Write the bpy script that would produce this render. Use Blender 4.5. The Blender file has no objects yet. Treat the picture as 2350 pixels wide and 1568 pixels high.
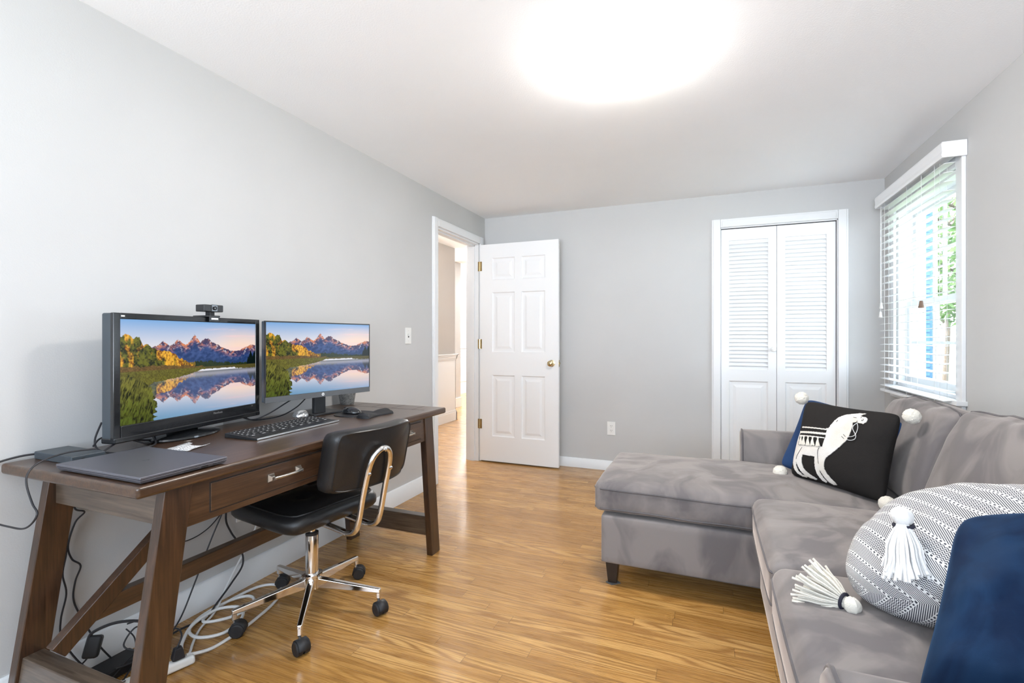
import bpy, bmesh, math, random
import numpy as np
from mathutils import Vector, Matrix, noise as mnoise
PI = math.pi
random.seed(7)
SC = bpy.context.scene
COL = SC.collection

# ------------------------------------------------------------------ camera
CAM_Z = 1.1533
cam_data = bpy.data.cameras.new('camera')
cam = bpy.data.objects.new('camera', cam_data); COL.objects.link(cam)
cam.location = (0, 0, CAM_Z)
cam.rotation_euler = (PI/2, 0, 0.38242)
cam_data.sensor_fit = 'HORIZONTAL'; cam_data.sensor_width = 36
cam_data.lens = 36*1113.5/2350
cam_data.shift_y = -6.3/2350
cam_data.clip_start = 0.02; cam_data.clip_end = 200
SC.camera = cam

# ------------------------------------------------------------------ world, lights, exposure
SC.view_settings.view_transform = 'Standard'
SC.view_settings.look = 'None'
SC.view_settings.gamma = 1
SC.view_settings.exposure = 1.2
SC.view_settings.use_curve_mapping = False
W = bpy.data.worlds.new('sky'); SC.world = W; W.use_nodes = True
wn = W.node_tree.nodes; wl = W.node_tree.links
bg = wn['Background']; bg.inputs['Strength'].default_value = 3.75
tcw = wn.new('ShaderNodeTexCoord'); sxw = wn.new('ShaderNodeSeparateXYZ'); rpw = wn.new('ShaderNodeValToRGB')
wl.new(tcw.outputs['Generated'], sxw.inputs[0]); wl.new(sxw.outputs['Z'], rpw.inputs[0]); wl.new(rpw.outputs[0], bg.inputs['Color'])
e_ = rpw.color_ramp.elements; e_[0].position = 0.0; e_[0].color = (1.88, 2.08, 2.32, 1); e_[1].position = 0.03; e_[1].color = (.81, .95, 1.11, 1)   # added glow below the horizon to brighten the ceiling, pale sky above

def light(name, typ, loc, rot=(0, 0, 0), energy=10, color=(1, 1, 1), size=None, size_y=None, portal=False, radius=None):
    d = bpy.data.lights.new(name, typ); d.energy = energy; d.color = color
    if typ == 'AREA':
        if size_y: d.shape = 'RECTANGLE'; d.size = size; d.size_y = size_y
        else: d.shape = 'DISK'; d.size = size
        if portal: d.cycles.is_portal = True
    if radius is not None: d.shadow_soft_size = radius
    o = bpy.data.objects.new(name, d); COL.objects.link(o); o.location = loc; o.rotation_euler = rot
    return o
XL, XR, YB, YF, HT = -2.002, 1.193, 4.27, -1.35, 2.317
# sky portals at the window behind the camera and at the window on the right
light('front_window_portal', 'AREA', (-0.5, YF-0.14, 1.42), (PI/2, 0, 0), size=2.5, size_y=1.4, portal=True)
# unseen fill lights added to brighten the hall and far room
light('hall_fill', 'POINT', (-2.75, 4.3, 2.2), energy=26, color=(1.0, .93, .86), radius=.1)
light('far_room_fill', 'POINT', (-3.9, 8.4, 2.1), energy=120, color=(1.0, .98, .96), radius=.15)

# ------------------------------------------------------------------ material helpers
def mat(name, color=(.5, .5, .5), rough=.5, metal=0, spec=.5, sheen=0, sheen_tint=None, coat=0, emit=None, estr=0, trans=0, ior=1.45):
    m = bpy.data.materials.new(name); m.use_nodes = True
    b = m.node_tree.nodes['Principled BSDF']
    b.inputs['Base Color'].default_value = (*color, 1); b.inputs['Roughness'].default_value = rough
    b.inputs['Metallic'].default_value = metal; b.inputs['Specular IOR Level'].default_value = spec
    b.inputs['Coat Weight'].default_value = coat; b.inputs['IOR'].default_value = ior
    b.inputs['Sheen Weight'].default_value = sheen
    b.inputs['Transmission Weight'].default_value = trans
    if sheen_tint: b.inputs['Sheen Tint'].default_value = (*sheen_tint, 1)
    if emit: b.inputs['Emission Color'].default_value = (*emit, 1); b.inputs['Emission Strength'].default_value = estr
    return m
class NT:
    def __init__(s, m): s.t = m.node_tree; s.n = s.t.nodes; s.l = s.t.links; s.b = s.n['Principled BSDF']
    def new(s, typ, **k):
        n = s.n.new(typ)
        for a, v in k.items(): setattr(n, a, v)
        return n
    def set(s, n, i, v):
        if hasattr(v, 'is_output') or isinstance(v, bpy.types.NodeSocket): s.l.new(v, n.inputs[i])
        else: n.inputs[i].default_value = v
    def math(s, op, a, b=0, c=None):
        n = s.new('ShaderNodeMath', operation=op); s.set(n, 0, a); s.set(n, 1, b)
        if c is not None: s.set(n, 2, c)
        return n.outputs[0]
    def coord(s, kind='Object'):
        return s.new('ShaderNodeTexCoord').outputs[kind]
    def mapping(s, vec, scale=(1, 1, 1), loc=(0, 0, 0), rot=(0, 0, 0)):
        n = s.new('ShaderNodeMapping'); s.l.new(vec, n.inputs[0]); n.inputs['Scale'].default_value = scale
        n.inputs['Location'].default_value = loc; n.inputs['Rotation'].default_value = rot; return n.outputs[0]
    def noise(s, vec, scale=5, detail=3, rough=.5, dist=0):
        n = s.new('ShaderNodeTexNoise'); s.l.new(vec, n.inputs['Vector']); n.inputs['Scale'].default_value = scale
        n.inputs['Detail'].default_value = detail; n.inputs['Roughness'].default_value = rough; n.inputs['Distortion'].default_value = dist
        return n.outputs['Fac']
    def ramp(s, fac, stops):
        n = s.new('ShaderNodeValToRGB'); s.l.new(fac, n.inputs[0]); e = n.color_ramp.elements
        while len(e) < len(stops): e.new(.5)
        for x, (p, c) in zip(e, stops): x.position = p; x.color = (*c, 1) if len(c) == 3 else c
        return n.outputs[0]
    def mix(s, fac, a, b, typ='MIX'):
        n = s.new('ShaderNodeMix', data_type='RGBA', blend_type=typ)
        s.set(n, 0, fac)
        for i, v in ((6, a), (7, b)):
            if isinstance(v, bpy.types.NodeSocket): s.l.new(v, n.inputs[i])
            else: n.inputs[i].default_value = (*v, 1)
        return n.outputs[2]
    def bump(s, h, strength=.2, dist=.01):
        n = s.new('ShaderNodeBump'); s.l.new(h, n.inputs['Height']); n.inputs['Strength'].default_value = strength
        n.inputs['Distance'].default_value = dist; s.l.new(n.outputs[0], s.b.inputs['Normal'])
    def base(s, c): s.l.new(c, s.b.inputs['Base Color'])

def paint(name, color, rough=.6, bump=.12, scale=220, var=.03):
    m = mat(name, color, rough, spec=.3); t = NT(m); c = t.coord()
    n = t.noise(c, scale, 2); t.bump(n, bump, .002)
    v = t.noise(c, 1.3, 3)
    lo = tuple(x*(1-var) for x in color); hi = tuple(min(1, x*(1+var)) for x in color)
    t.base(t.ramp(v, [(.3, lo), (.7, hi)])); return m
M = {}
M['wall'] = paint('grey_wall_paint', (.56, .56, .555))
M['hallwall'] = paint('taupe_wall_paint', (.47, .445, .42))
M['ceil'] = paint('ceiling_paint', (.94, .945, .955), .8, .35, 160, .02)
M['trim'] = mat('white_trim_paint', (.80, .81, .82), .35)
M['door'] = mat('white_door_paint', (.86, .865, .87), .4)
M['blind'] = mat('white_blind_slat', (.86, .87, .88), .4)
M['plastic_w'] = mat('white_plastic', (.82, .82, .80), .35)
M['slot'] = mat('dark_slot', (.03, .03, .03), .6)
M['brass'] = mat('brass', (.62, .50, .28), .2, 1)
M['nickel'] = mat('brushed_nickel', (.55, .52, .48), .3, 1)
M['chrome'] = mat('chrome', (.82, .80, .78), .09, 1)
M['blackplastic'] = mat('black_plastic', (.02, .021, .023), .35)
M['gloss'] = mat('glossy_black_plastic', (.012, .013, .015), .12, coat=.5)
M['sidegrey'] = mat('dark_grey_plastic', (.045, .055, .065), .4)
M['greybezel'] = mat('grey_bezel', (.10, .105, .11), .35)
M['rubber'] = mat('black_rubber', (.018, .018, .02), .55)
M['cableb'] = mat('black_cable', (.02, .02, .024), .45)
M['cablew'] = mat('white_cable', (.80, .80, .79), .4)
M['glass'] = mat('clear_glass', (1, 1, 1), .02, trans=1, ior=1.45)
M['crystal'] = mat('silvery_clear_glass', (.86, .87, .88), .05, metal=.65, trans=.5, ior=1.45)
M['laptop'] = mat('gunmetal_aluminium', (.155, .155, .18), .42, .6)
M['ports'] = mat('port_black', (.01, .01, .01), .5)
M['legend'] = mat('white_legend', (.8, .8, .8), .5)
M['silver'] = mat('silver_strip', (.75, .75, .75), .25, 1)
M['paper'] = mat('printed_paper', (.75, .75, .75), .7)
t = NT(M['paper']); c = t.mapping(t.coord(), (60, 400, 1)); n = t.noise(c, 1.5, 2); t.base(t.ramp(n, [(.42, (.25, .25, .27)), (.52, (.8, .8, .8))]))
M['pot'] = mat('mottled_stone_pot', (.16, .16, .155), .5)
t = NT(M['pot']); t.base(t.ramp(t.noise(t.mapping(t.coord(), (60, 60, 60), rot=(.5, .3, 0)), 1.2, 3, .6, 1.5), [(.35, (.10, .10, .10)), (.6, (.26, .26, .25))]))
M['felt'] = mat('grey_felt', (.10, .10, .10), .9)
M['blacktrim'] = mat('dark_gap', (.02, .02, .02), .8)
M['yarn'] = mat('cream_yarn', (.74, .70, .62), .85, sheen=.3)
t = NT(M['yarn']); t.bump(t.noise(t.coord(), 260, 3), .6, .004)
M['yarnw'] = mat('white_yarn', (.72, .71, .70), .85, sheen=.3)
t = NT(M['yarnw']); t.bump(t.noise(t.coord(), 300, 3), .5, .003)
M['blackcotton'] = mat('black_cotton', (.018, .016, .015), .85, spec=.2)
t = NT(M['blackcotton']); t.bump(t.noise(t.coord(), 500, 2), .5, .002)
M['band'] = mat('navy_band', (.015, .015, .03), .7)
M['clotha'] = mat('cream_chenille', (.80, .77, .72), .9, sheen=.3)
t = NT(M['clotha']); t.bump(t.noise(t.coord(), 350, 3), .8, .004)
t.base(t.ramp(t.noise(t.coord(), 9, 2), [(.4, (.80, .77, .73)), (.65, (.72, .66, .57))]))
M['thread'] = mat('black_stitching', (.02, .02, .02), .8)

# leather
M['leather'] = mat('black_leather', (.013, .0125, .013), .36, spec=.55)
t = NT(M['leather']); t.bump(t.noise(t.coord(), 330, 3, .6), .25, .002)
# velvet
def velvet(name, lo, hi, sheen, tint, rough=.75, scale=5):
    m = mat(name, lo, rough, spec=.15, sheen=sheen, sheen_tint=tint)
    m.node_tree.nodes['Principled BSDF'].inputs['Sheen Roughness'].default_value = .35
    t = NT(m); c = t.coord()
    n = t.noise(t.mapping(c, (1, 1, .55)), scale, 4, .5, 1.1)
    t.base(t.ramp(n, [(.40, lo), (.47, tuple(a*.6+b*.4 for a, b in zip(lo, hi))), (.58, hi)]))
    t.bump(t.noise(c, 700, 2), .15, .001)
    return m
M['velvet'] = velvet('taupe_grey_velvet', (.150, .138, .140), (.245, .222, .216), .45, (1.0, .87, .78))
M['velvetpipe'] = velvet('taupe_piping', (.10, .095, .10), (.14, .13, .135), .3, (1.0, .87, .78))
M['navy'] = velvet('navy_velvet', (.0035, .013, .040), (.007, .026, .068), .16, (.15, .4, .8), .7, 9)
M['navy2'] = velvet('blue_velvet', (.014, .036, .10), (.02, .05, .13), .2, (.3, .5, .9), .7, 9)
M['darkleg'] = mat('espresso_wood_leg', (.02, .013, .010), .3)

# oak strip floor
def plank_floor(name, c1, c2, c3, pw=.057):
    m = mat(name, c1, .27, spec=.5, coat=.25); t = NT(m); m.node_tree.nodes['Principled BSDF'].inputs['Coat Roughness'].default_value = .12
    sep = t.new('ShaderNodeSeparateXYZ'); t.l.new(t.coord(), sep.inputs[0]); X, Y = sep.outputs[0], sep.outputs[1]
    row = t.math('FLOOR', t.math('DIVIDE', Y, pw)); fy = t.math('FRACT', t.math('DIVIDE', Y, pw))
    wr = t.new('ShaderNodeTexWhiteNoise', noise_dimensions='1D'); t.l.new(row, wr.inputs['W'])
    L = t.math('ADD', t.math('MULTIPLY', wr.outputs['Value'], .5), .75)
    xs = t.math('DIVIDE', t.math('ADD', X, t.math('MULTIPLY', wr.outputs['Value'], 7.3)), L)
    colid = t.math('FLOOR', xs); fx = t.math('FRACT', xs)
    cv = t.new('ShaderNodeCombineXYZ'); t.l.new(row, cv.inputs[0]); t.l.new(colid, cv.inputs[1])
    wp = t.new('ShaderNodeTexWhiteNoise', noise_dimensions='3D'); t.l.new(cv.outputs[0], wp.inputs['Vector'])
    rnd = wp.outputs['Value']
    # grain space: per plank offset
    g = t.new('ShaderNodeCombineXYZ')
    t.l.new(t.math('ADD', X, t.math('MULTIPLY', rnd, 37.0)), g.inputs[0]); t.l.new(t.math('ADD', Y, t.math('MULTIPLY', rnd, 11.0)), g.inputs[1])
    gv = g.outputs[0]
    n1 = t.noise(t.mapping(gv, (.75, 10, 1)), 1.0, 1.5, .4, .1)
    rings = t.math('SINE', t.math('MULTIPLY', n1, 88.0))
    ringm = t.ramp(t.math('ADD', t.math('MULTIPLY', rings, .5), .5), [(.0, (0, 0, 0)), (.55, (.25, .25, .25)), (1.0, (1, 1, 1))])
    fine = t.noise(t.mapping(gv, (7, 330, 1)), 1.0, 3, .6)
    basec = t.ramp(rnd, [(0.0, c1), (.45, c2), (1.0, c3)])
    dark = t.mix(1.0, basec, (.42, .31, .19), 'MULTIPLY')
    fac = t.math('MULTIPLY', ringm, t.math('ADD', t.math('MULTIPLY', rnd, .5), .35))
    c = t.mix(fac, basec, dark)
    c = t.mix(t.ramp(fine, [(.40, (.38, .38, .38)), (.62, (0, 0, 0))]), c, dark)
    gapy = t.math('LESS_THAN', t.math('MINIMUM', fy, t.math('SUBTRACT', 1.0, fy)), .016)
    gapx = t.math('LESS_THAN', t.math('MULTIPLY', fx, L), .0022)
    gap = t.math('MAXIMUM', gapy, gapx)
    c = t.mix(t.math('MULTIPLY', gap, .6), c, (.09, .045, .015))
    t.base(c)
    t.l.new(t.math('ADD', t.math('MULTIPLY', fine, .12), .22), t.b.inputs['Roughness'])
    t.bump(t.math('SUBTRACT', t.math('MULTIPLY', fine, .25), gap), .12, .001)
    return m
M['oak'] = plank_floor('oak_strip_floor', (.40, .205, .055), (.53, .290, .085), (.62, .365, .125))

# dark distressed wood (grain along local Y)
def darkwood(name, lo, hi, axis=1, rough=.33):
    m = mat(name, lo, rough, spec=.5, coat=.5); t = NT(m); c = t.coord(); m.node_tree.nodes['Principled BSDF'].inputs['Coat Roughness'].default_value = .3; m.node_tree.nodes['Principled BSDF'].inputs['Coat IOR'].default_value = 1.6
    sc = [22, 22, 22]; sc[axis] = 2.0
    n = t.noise(t.mapping(c, tuple(sc)), 2.0, 4, .6, .4)
    sc2 = [160, 160, 160]; sc2[axis] = 6
    f = t.noise(t.mapping(c, tuple(sc2)), 1.0, 3, .6)
    col = t.ramp(n, [(.3, lo), (.7, hi)])
    col = t.mix(t.ramp(f, [(.38, (.55, .55, .55)), (.6, (0, 0, 0))]), col, tuple(x*.45 for x in lo))
    t.base(col); t.bump(f, .22, .002)
    return m
M['desk'] = darkwood('walnut_brown_stain', (.042, .020, .009), (.100, .048, .022), 1, .30)
M['deskz'] = darkwood('walnut_brown_stain_upright', (.030, .014, .007), (.085, .038, .017), 2)
M['deskx'] = darkwood('walnut_stain_cross_greyed_sheen', (.062, .040, .027), (.150, .110, .078), 0)  # paler rails: part greyed finish, part window reflection put into the colour

# woven black and white stripe
m = mat('woven_black_white_stripe', (.6, .6, .6), .85); M['woven'] = m; t = NT(m)
uv = t.coord('UV'); sep = t.new('ShaderNodeSeparateXYZ'); t.l.new(uv, sep.inputs[0]); U, V = sep.outputs[0], sep.outputs[1]
wob = t.noise(t.mapping(uv, (3, 3, 1)), 1, 2)
Vw = t.math('ADD', t.math('ADD', V, t.math('MULTIPLY', U, .8)), t.math('MULTIPLY', wob, .004))
b = t.math('FRACT', t.math('MULTIPLY', Vw, 5.2))          # six repeats of band pairs
tri = t.math('ABSOLUTE', t.math('SUBTRACT', t.math('FRACT', t.math('MULTIPLY', b, 2.0)), .5))
# twill lines run slanted, direction flips with the half band; the dense half is finer
half = t.math('GREATER_THAN', b, .5)
sgn = t.math('SUBTRACT', t.math('MULTIPLY', half, 2.0), 1.0)
Ua = t.math('SUBTRACT', U, t.math('MULTIPLY', V, .8))
twl = t.math('GREATER_THAN', t.math('SINE', t.math('MULTIPLY', t.math('ADD', t.math('MULTIPLY', Ua, 38.0), t.math('MULTIPLY', Vw, 92.0)), 2*PI)), .0)
zig = t.math('GREATER_THAN', t.math('SINE', t.math('ADD', t.math('MULTIPLY', Vw, 2*PI*84), t.math('MULTIPLY', t.math('SINE', t.math('MULTIPLY', Ua, 2*PI*38)), 1.8))), -.1)
pat = t.math('ADD', t.math('MULTIPLY', half, zig), t.math('MULTIPLY', t.math('SUBTRACT', 1.0, half), twl))
edge = t.math('LESS_THAN', t.math('ABSOLUTE', t.math('SUBTRACT', tri, .5)), .10)   # white rope line at the band borders
dots = t.math('MULTIPLY', t.math('LESS_THAN', t.math('ABSOLUTE', t.math('SUBTRACT', tri, .5)), .05), t.math('GREATER_THAN', t.math('SINE', t.math('MULTIPLY', Ua, 2*PI*34)), .1))
dark = t.math('MULTIPLY', pat, t.math('SUBTRACT', 1.0, edge)); dark = t.math('MAXIMUM', dark, dots)
t.base(t.mix(dark, (.80, .79, .78), (.045, .045, .06)))
t.bump(t.math('SUBTRACT', 1.0, dark), .5, .002)

# ------------------------------------------------------------------ mesh helpers
def box(bm, x0, x1, y0, y1, z0, z1):
    v = [bm.verts.new((x, y, z)) for x in (x0, x1) for y in (y0, y1) for z in (z0, z1)]
    for f in ((0, 1, 3, 2), (4, 6, 7, 5), (0, 4, 5, 1), (2, 3, 7, 6), (0, 2, 6, 4), (1, 5, 7, 3)): bm.faces.new([v[i] for i in f])
    return v
def hexa(bm, pts):           # pts: 4 bottom (ccw), 4 top
    v = [bm.verts.new(p) for p in pts]
    for f in ((3, 2, 1, 0), (4, 5, 6, 7), (0, 1, 5, 4), (1, 2, 6, 5), (2, 3, 7, 6), (3, 0, 4, 7)): bm.faces.new([v[i] for i in f])
def prism(bm, poly, axis, a, b):   # poly of 2D points; extruded along axis from a to b
    def P(p, t):
        if axis == 'x': return (t, p[0], p[1])
        if axis == 'y': return (p[0], t, p[1])
        return (p[0], p[1], t)
    A = [bm.verts.new(P(p, a)) for p in poly]; B = [bm.verts.new(P(p, b)) for p in poly]
    n = len(poly); bm.faces.new(A); bm.faces.new(B[::-1])
    for i in range(n): bm.faces.new((A[i], B[i], B[(i+1) % n], A[(i+1) % n]))
def smooth_path(pts, n=6, closed=False):
    P = [Vector(p) for p in pts]; out = []; N = len(P)
    rng = range(N) if closed else range(N-1)
    for i in rng:
        if closed: a, b, c, d = P[(i-1) % N], P[i], P[(i+1) % N], P[(i+2) % N]
        else: a, b, c, d = P[max(i-1, 0)], P[i], P[i+1], P[min(i+2, N-1)]
        for k in range(n):
            t = k/n
            out.append(.5*((2*b)+(-a+c)*t+(2*a-5*b+4*c-d)*t*t+(-a+3*b-3*c+d)*t**3))
    if not closed: out.append(P[-1])
    return out
def tube(bm, pts, r, seg=8, closed=False, smooth=0, rfun=None, flat=1.0):
    P = smooth_path(pts, smooth, closed) if smooth else [Vector(p) for p in pts]
    N = len(P); rings = []; up = None
    for i, p in enumerate(P):
        if closed: d = P[(i+1) % N]-P[i-1]
        else: d = P[min(i+1, N-1)]-P[max(i-1, 0)]
        if d.length < 1e-9: d = Vector((0, 0, 1))
        d.normalize()
        if up is None:
            up = Vector((0, 0, 1)) if abs(d.z) < .9 else Vector((1, 0, 0))
        s = d.cross(up)
        if s.length < 1e-6: s = d.cross(Vector((0, 1, 0)))
        s.normalize(); up = s.cross(d).normalized()
        rr = r if rfun is None else r*rfun(i/(N-1))
        rings.append([bm.verts.new(p+s*rr*math.cos(2*PI*k/seg)+up*rr*flat*math.sin(2*PI*k/seg)) for k in range(seg)])
    for i in range(N if closed else N-1):
        A, B = rings[i], rings[(i+1) % N]
        for k in range(seg): bm.faces.new((A[k], A[(k+1) % seg], B[(k+1) % seg], B[k]))
    if not closed:
        bm.faces.new(rings[0][::-1]); bm.faces.new(rings[-1])
def lathe(bm, prof, seg=24, mtx=None, center=(0, 0, 0)):
    c = Vector(center); rings = []
    for r, z in prof:
        ring = []
        for k in range(seg):
            p = Vector((r*math.cos(2*PI*k/seg), r*math.sin(2*PI*k/seg), z))
            if mtx: p = mtx @ p
            ring.append(bm.verts.new(p+c))
        rings.append(ring)
    for A, B in zip(rings, rings[1:]):
        for k in range(seg): bm.faces.new((A[k], A[(k+1) % seg], B[(k+1) % seg], B[k]))
    bm.faces.new(rings[0][::-1]); bm.faces.new(rings[-1])
def grid_box(bm, nx, ny, nz, f, clus=.0):
    """closed box surface of nx*ny*nz cells, p in [-1,1]^3 mapped by f"""
    vs = {}
    def ax(i, n):
        t = i/n*2-1
        return t if clus == 0 else (1-clus)*t+clus*math.sin(t*PI/2)
    def V(i, j, k):
        if (i, j, k) not in vs: vs[(i, j, k)] = bm.verts.new(f((ax(i, nx), ax(j, ny), ax(k, nz))))
        return vs[(i, j, k)]
    for i in range(nx):
        for j in range(ny):
            bm.faces.new((V(i, j, 0), V(i, j+1, 0), V(i+1, j+1, 0), V(i+1, j, 0)))
            bm.faces.new((V(i, j, nz), V(i+1, j, nz), V(i+1, j+1, nz), V(i, j+1, nz)))
    for i in range(nx):
        for k in range(nz):
            bm.faces.new((V(i, 0, k), V(i+1, 0, k), V(i+1, 0, k+1), V(i, 0, k+1)))
            bm.faces.new((V(i, ny, k), V(i, ny, k+1), V(i+1, ny, k+1), V(i+1, ny, k)))
    for j in range(ny):
        for k in range(nz):
            bm.faces.new((V(0, j, k), V(0, j, k+1), V(0, j+1, k+1), V(0, j+1, k)))
            bm.faces.new((V(nx, j, k), V(nx, j+1, k), V(nx, j+1, k+1), V(nx, j, k+1)))
ROOT = {}
def setp(o, label=None, cat=None, group=None, kind=None):
    if label: o['label'] = label
    if cat: o['category'] = cat
    if group: o['group'] = group
    if kind: o['kind'] = kind
    return o
def thing(name, label, cat, loc=(0, 0, 0), rotz=0, group=None):
    o = bpy.data.objects.new(name, None); COL.objects.link(o); o.location = loc; o.rotation_euler = (0, 0, rotz)
    o.empty_display_size = .05
    setp(o, label, cat, group); ROOT[o.name] = Matrix.LocRotScale(Vector(loc), Matrix.Rotation(rotz, 3, 'Z'), None)
    return o
def obj(name, bm, m, parent=None, bevel=0, seg=2, smooth=True, angle=40, local=False, sub=0, label=None, weld=False):
    """links bm (world coordinates unless local) as ONE mesh object"""
    if weld: bmesh.ops.remove_doubles(bm, verts=bm.verts, dist=1e-5)
    bmesh.ops.recalc_face_normals(bm, faces=bm.faces)
    me = bpy.data.meshes.new(name); bm.to_mesh(me); bm.free()
    for mm in (m if isinstance(m, (list, tuple)) else [m]): me.materials.append(mm)
    o = bpy.data.objects.new(name, me); COL.objects.link(o)
    if smooth:
        for p in me.polygons: p.use_smooth = True
    if parent is not None:
        o.parent = parent
        R = ROOT[parent.name]
        if not local: me.transform(R.inverted())
        ROOT[o.name] = R
    else:
        if not local:
            co = np.array([v.co[:] for v in me.vertices]); c = Vector(((co[:, 0].min()+co[:, 0].max())/2, (co[:, 1].min()+co[:, 1].max())/2, co[:, 2].min()))
            me.transform(Matrix.Translation(-c)); o.location = c
            ROOT[o.name] = Matrix.Translation(c)
        else: ROOT[o.name] = Matrix.Identity(4)
    if bevel:
        b = o.modifiers.new('bevel', 'BEVEL'); b.width = bevel; b.segments = seg; b.limit_method = 'ANGLE'; b.angle_limit = math.radians(angle)
        b.harden_normals = True
    if sub:
        s = o.modifiers.new('sub', 'SUBSURF'); s.levels = s.render_levels = sub
    if smooth and not bevel and not sub:
        sharp(me, angle)
    if label: o['label'] = label
    return o
def sharp(me, angle):
    bm = bmesh.new(); bm.from_mesh(me)
    for e in bm.edges:
        if len(e.link_faces) == 2 and e.calc_face_angle(0) > math.radians(angle): e.smooth = False
    bm.to_mesh(me); bm.free()
def struct(name, bm, m, parent=None, **k):
    o = obj(name, bm, m, parent, **k)
    if parent is None: o['kind'] = 'structure'
    return o
def B(*boxes):
    bm = bmesh.new()
    for b in boxes: box(bm, *b)
    return bm

# ------------------------------------------------------------------ ROOM
XO = XL-.12            # outer face of the left wall (hall side)
DY0, DY1, DZ = 3.36, 4.145, 2.05     # entry door opening
CX0, CX1, CZ = .100, .905, 2.05      # closet opening
WY0, WY1, WZ0, WZ1 = 3.14, 4.03, .83, 2.03
HXW = -3.33; HH = 2.44
struct('floor', B((-6.2, XR+.2, YF-.2, 10.2, -.06, 0)), M['oak'], smooth=False)
struct('ceiling', B((XL, XR, YF, YB, HT, HT+.12)), M['ceil'], smooth=False)
struct('wall_left', B((XO, XL, YF, DY0, 0, HT+.12), (XO, XL, DY0, DY1, DZ, HT+.12), (XO, XL, DY1, YB+.1, 0, HT+.12)), M['wall'], smooth=False)
struct('wall_back', B((XL, CX0, YB, YB+.1, 0, HT+.1), (CX0, CX1, YB, YB+.1, CZ, HT+.1), (CX1, XR+.16, YB, YB+.1, 0, HT+.1)), M['wall'], smooth=False)
struct('wall_right', B((XR, XR+.16, YF, WY0, 0, HT+.1), (XR, XR+.16, WY1, YB, 0, HT+.1), (XR, XR+.16, WY0, WY1, 0, WZ0), (XR, XR+.16, WY0, WY1, WZ1, HT+.1)), M['wall'], smooth=False)
FX0, FX1, FZ0, FZ1 = -1.75, .75, .72, 2.12
struct('wall_front', B((XL, FX0, YF-.14, YF, 0, HT+.1), (FX1, XR+.16, YF-.14, YF, 0, HT+.1), (FX0, FX1, YF-.14, YF, 0, FZ0), (FX0, FX1, YF-.14, YF, FZ1, HT+.1)), M['wall'], smooth=False)
wf = struct('window_2', B((FX0, FX0+.05, YF-.1, YF-.05, FZ0, FZ1), (FX1-.05, FX1, YF-.1, YF-.05, FZ0, FZ1), (FX0, FX1, YF-.1, YF-.05, FZ0, FZ0+.05), (FX0, FX1, YF-.1, YF-.05, FZ1-.05, FZ1), (-.53, -.47, YF-.1, YF-.05, FZ0, FZ1), (FX0, FX1, YF-.1, YF-.05, 1.4, 1.44)), M['trim'])
struct('wall_closet', B((-.1, -.05, YB+.1, YB+.7, 0, HT), (XR, XR+.05, YB+.1, YB+.7, 0, HT), (-.1, XR+.05, YB+.7, YB+.75, 0, HT), (-.1, XR+.05, YB+.1, YB+.75, HT, HT+.05)), M['wall'], smooth=False)
# baseboards
def baseboard(name, segs, h=.083, t=.016):
    bm = bmesh.new()
    for axis, a, b, wall, s in segs:     # s = direction off the wall
        prof = [(0, 0), (s*t, 0), (s*t, h-.02), (s*(t-.004), h-.016), (s*(t-.005), h-.006), (s*(t-.011), h), (0, h)]
        if axis == 'y': prism(bm, [(wall+p, z) for p, z in prof], 'y', a, b)
        else: prism(bm, [(wall+p, z) for p, z in prof], 'x', a, b)
    return struct(name, bm, M['trim'], angle=60)
baseboard('baseboard_left', [('y', YF, DY0-.066, XL, 1)], .115, .018)
baseboard('baseboard_back', [('x', XL, CX0-.066, YB, -1), ('x', CX1+.066, XR, YB, -1)])
baseboard('baseboard_right', [('y', YF, YB, XR, -1)])
# casings
def casing_prof(s, w=.062, t=.018):
    return [(0, 0), (0, s*t*.55), (w*.12, s*t*.75), (w*.5, s*t*.8), (w*.8, s*t), (w, s*t), (w, 0)]
def casing(name, axis, wall, s, a, b, zt, z0=0, w=.066):
    """three-sided moulded casing around an opening a..b up to zt, on plane wall, sticking out by s"""
    bm = bmesh.new(); t = .02
    def board(lo, hi, zl, zh, kind):
        ins = .012
        for (p, q, zz0, zz1, th) in ((lo, hi, zl, zh, t*.7), (lo+(ins if kind != 'R' else .0006), hi-(ins if kind != 'L' else .0006), zl+.0005, zh-(ins if kind == 'T' else .0006), t)):
            if axis == 'y': box(bm, min(wall, wall+s*th), max(wall, wall+s*th), p, q, zz0, zz1)
            else: box(bm, p, q, min(wall, wall+s*th), max(wall, wall+s*th), zz0, zz1)
    board(a-w, a, z0, zt+w, 'L'); board(b, b+w, z0, zt+w, 'R'); board(a, b, zt, zt+w, 'T')
    return struct(name, bm, M['trim'], bevel=.003)
casing('trim_1', 'y', XL, 1, DY0, DY1, DZ)
bmj = B((XO, XL, DY0-.001, DY0+.012, 0, DZ), (XO, XL, DY1-.012, DY1+.001, 0, DZ), (XO, XL, DY0, DY1, DZ-.012, DZ+.001),
        (XO+.03, XL-.04, DY0+.012, DY0+.024, 0, DZ-.012), (XO+.03, XL-.04, DY1-.024, DY1-.012, 0, DZ-.012), (XO+.03, XL-.04, DY0+.012, DY1-.012, DZ-.024, DZ-.012))
jm = struct('trim_2', bmj, M['trim'], smooth=False)
obj('strike_plate', B((XL-.035, XL-.012, DY0+.0121, DY0+.0135, .90, .96)), M['nickel'], jm, label='metal strike plate')
casing('trim_3', 'y', XO, -1, DY0, DY1, DZ)
casing('trim_4', 'x', YB, -1, CX0, CX1, CZ)
struct('trim_5', B((CX0-.001, CX0+.004, YB, YB+.1, 0, CZ), (CX1-.004, CX1+.001, YB, YB+.1, 0, CZ), (CX0, CX1, YB, YB+.1, CZ-.008, CZ+.001)), M['trim'], smooth=False)

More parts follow.
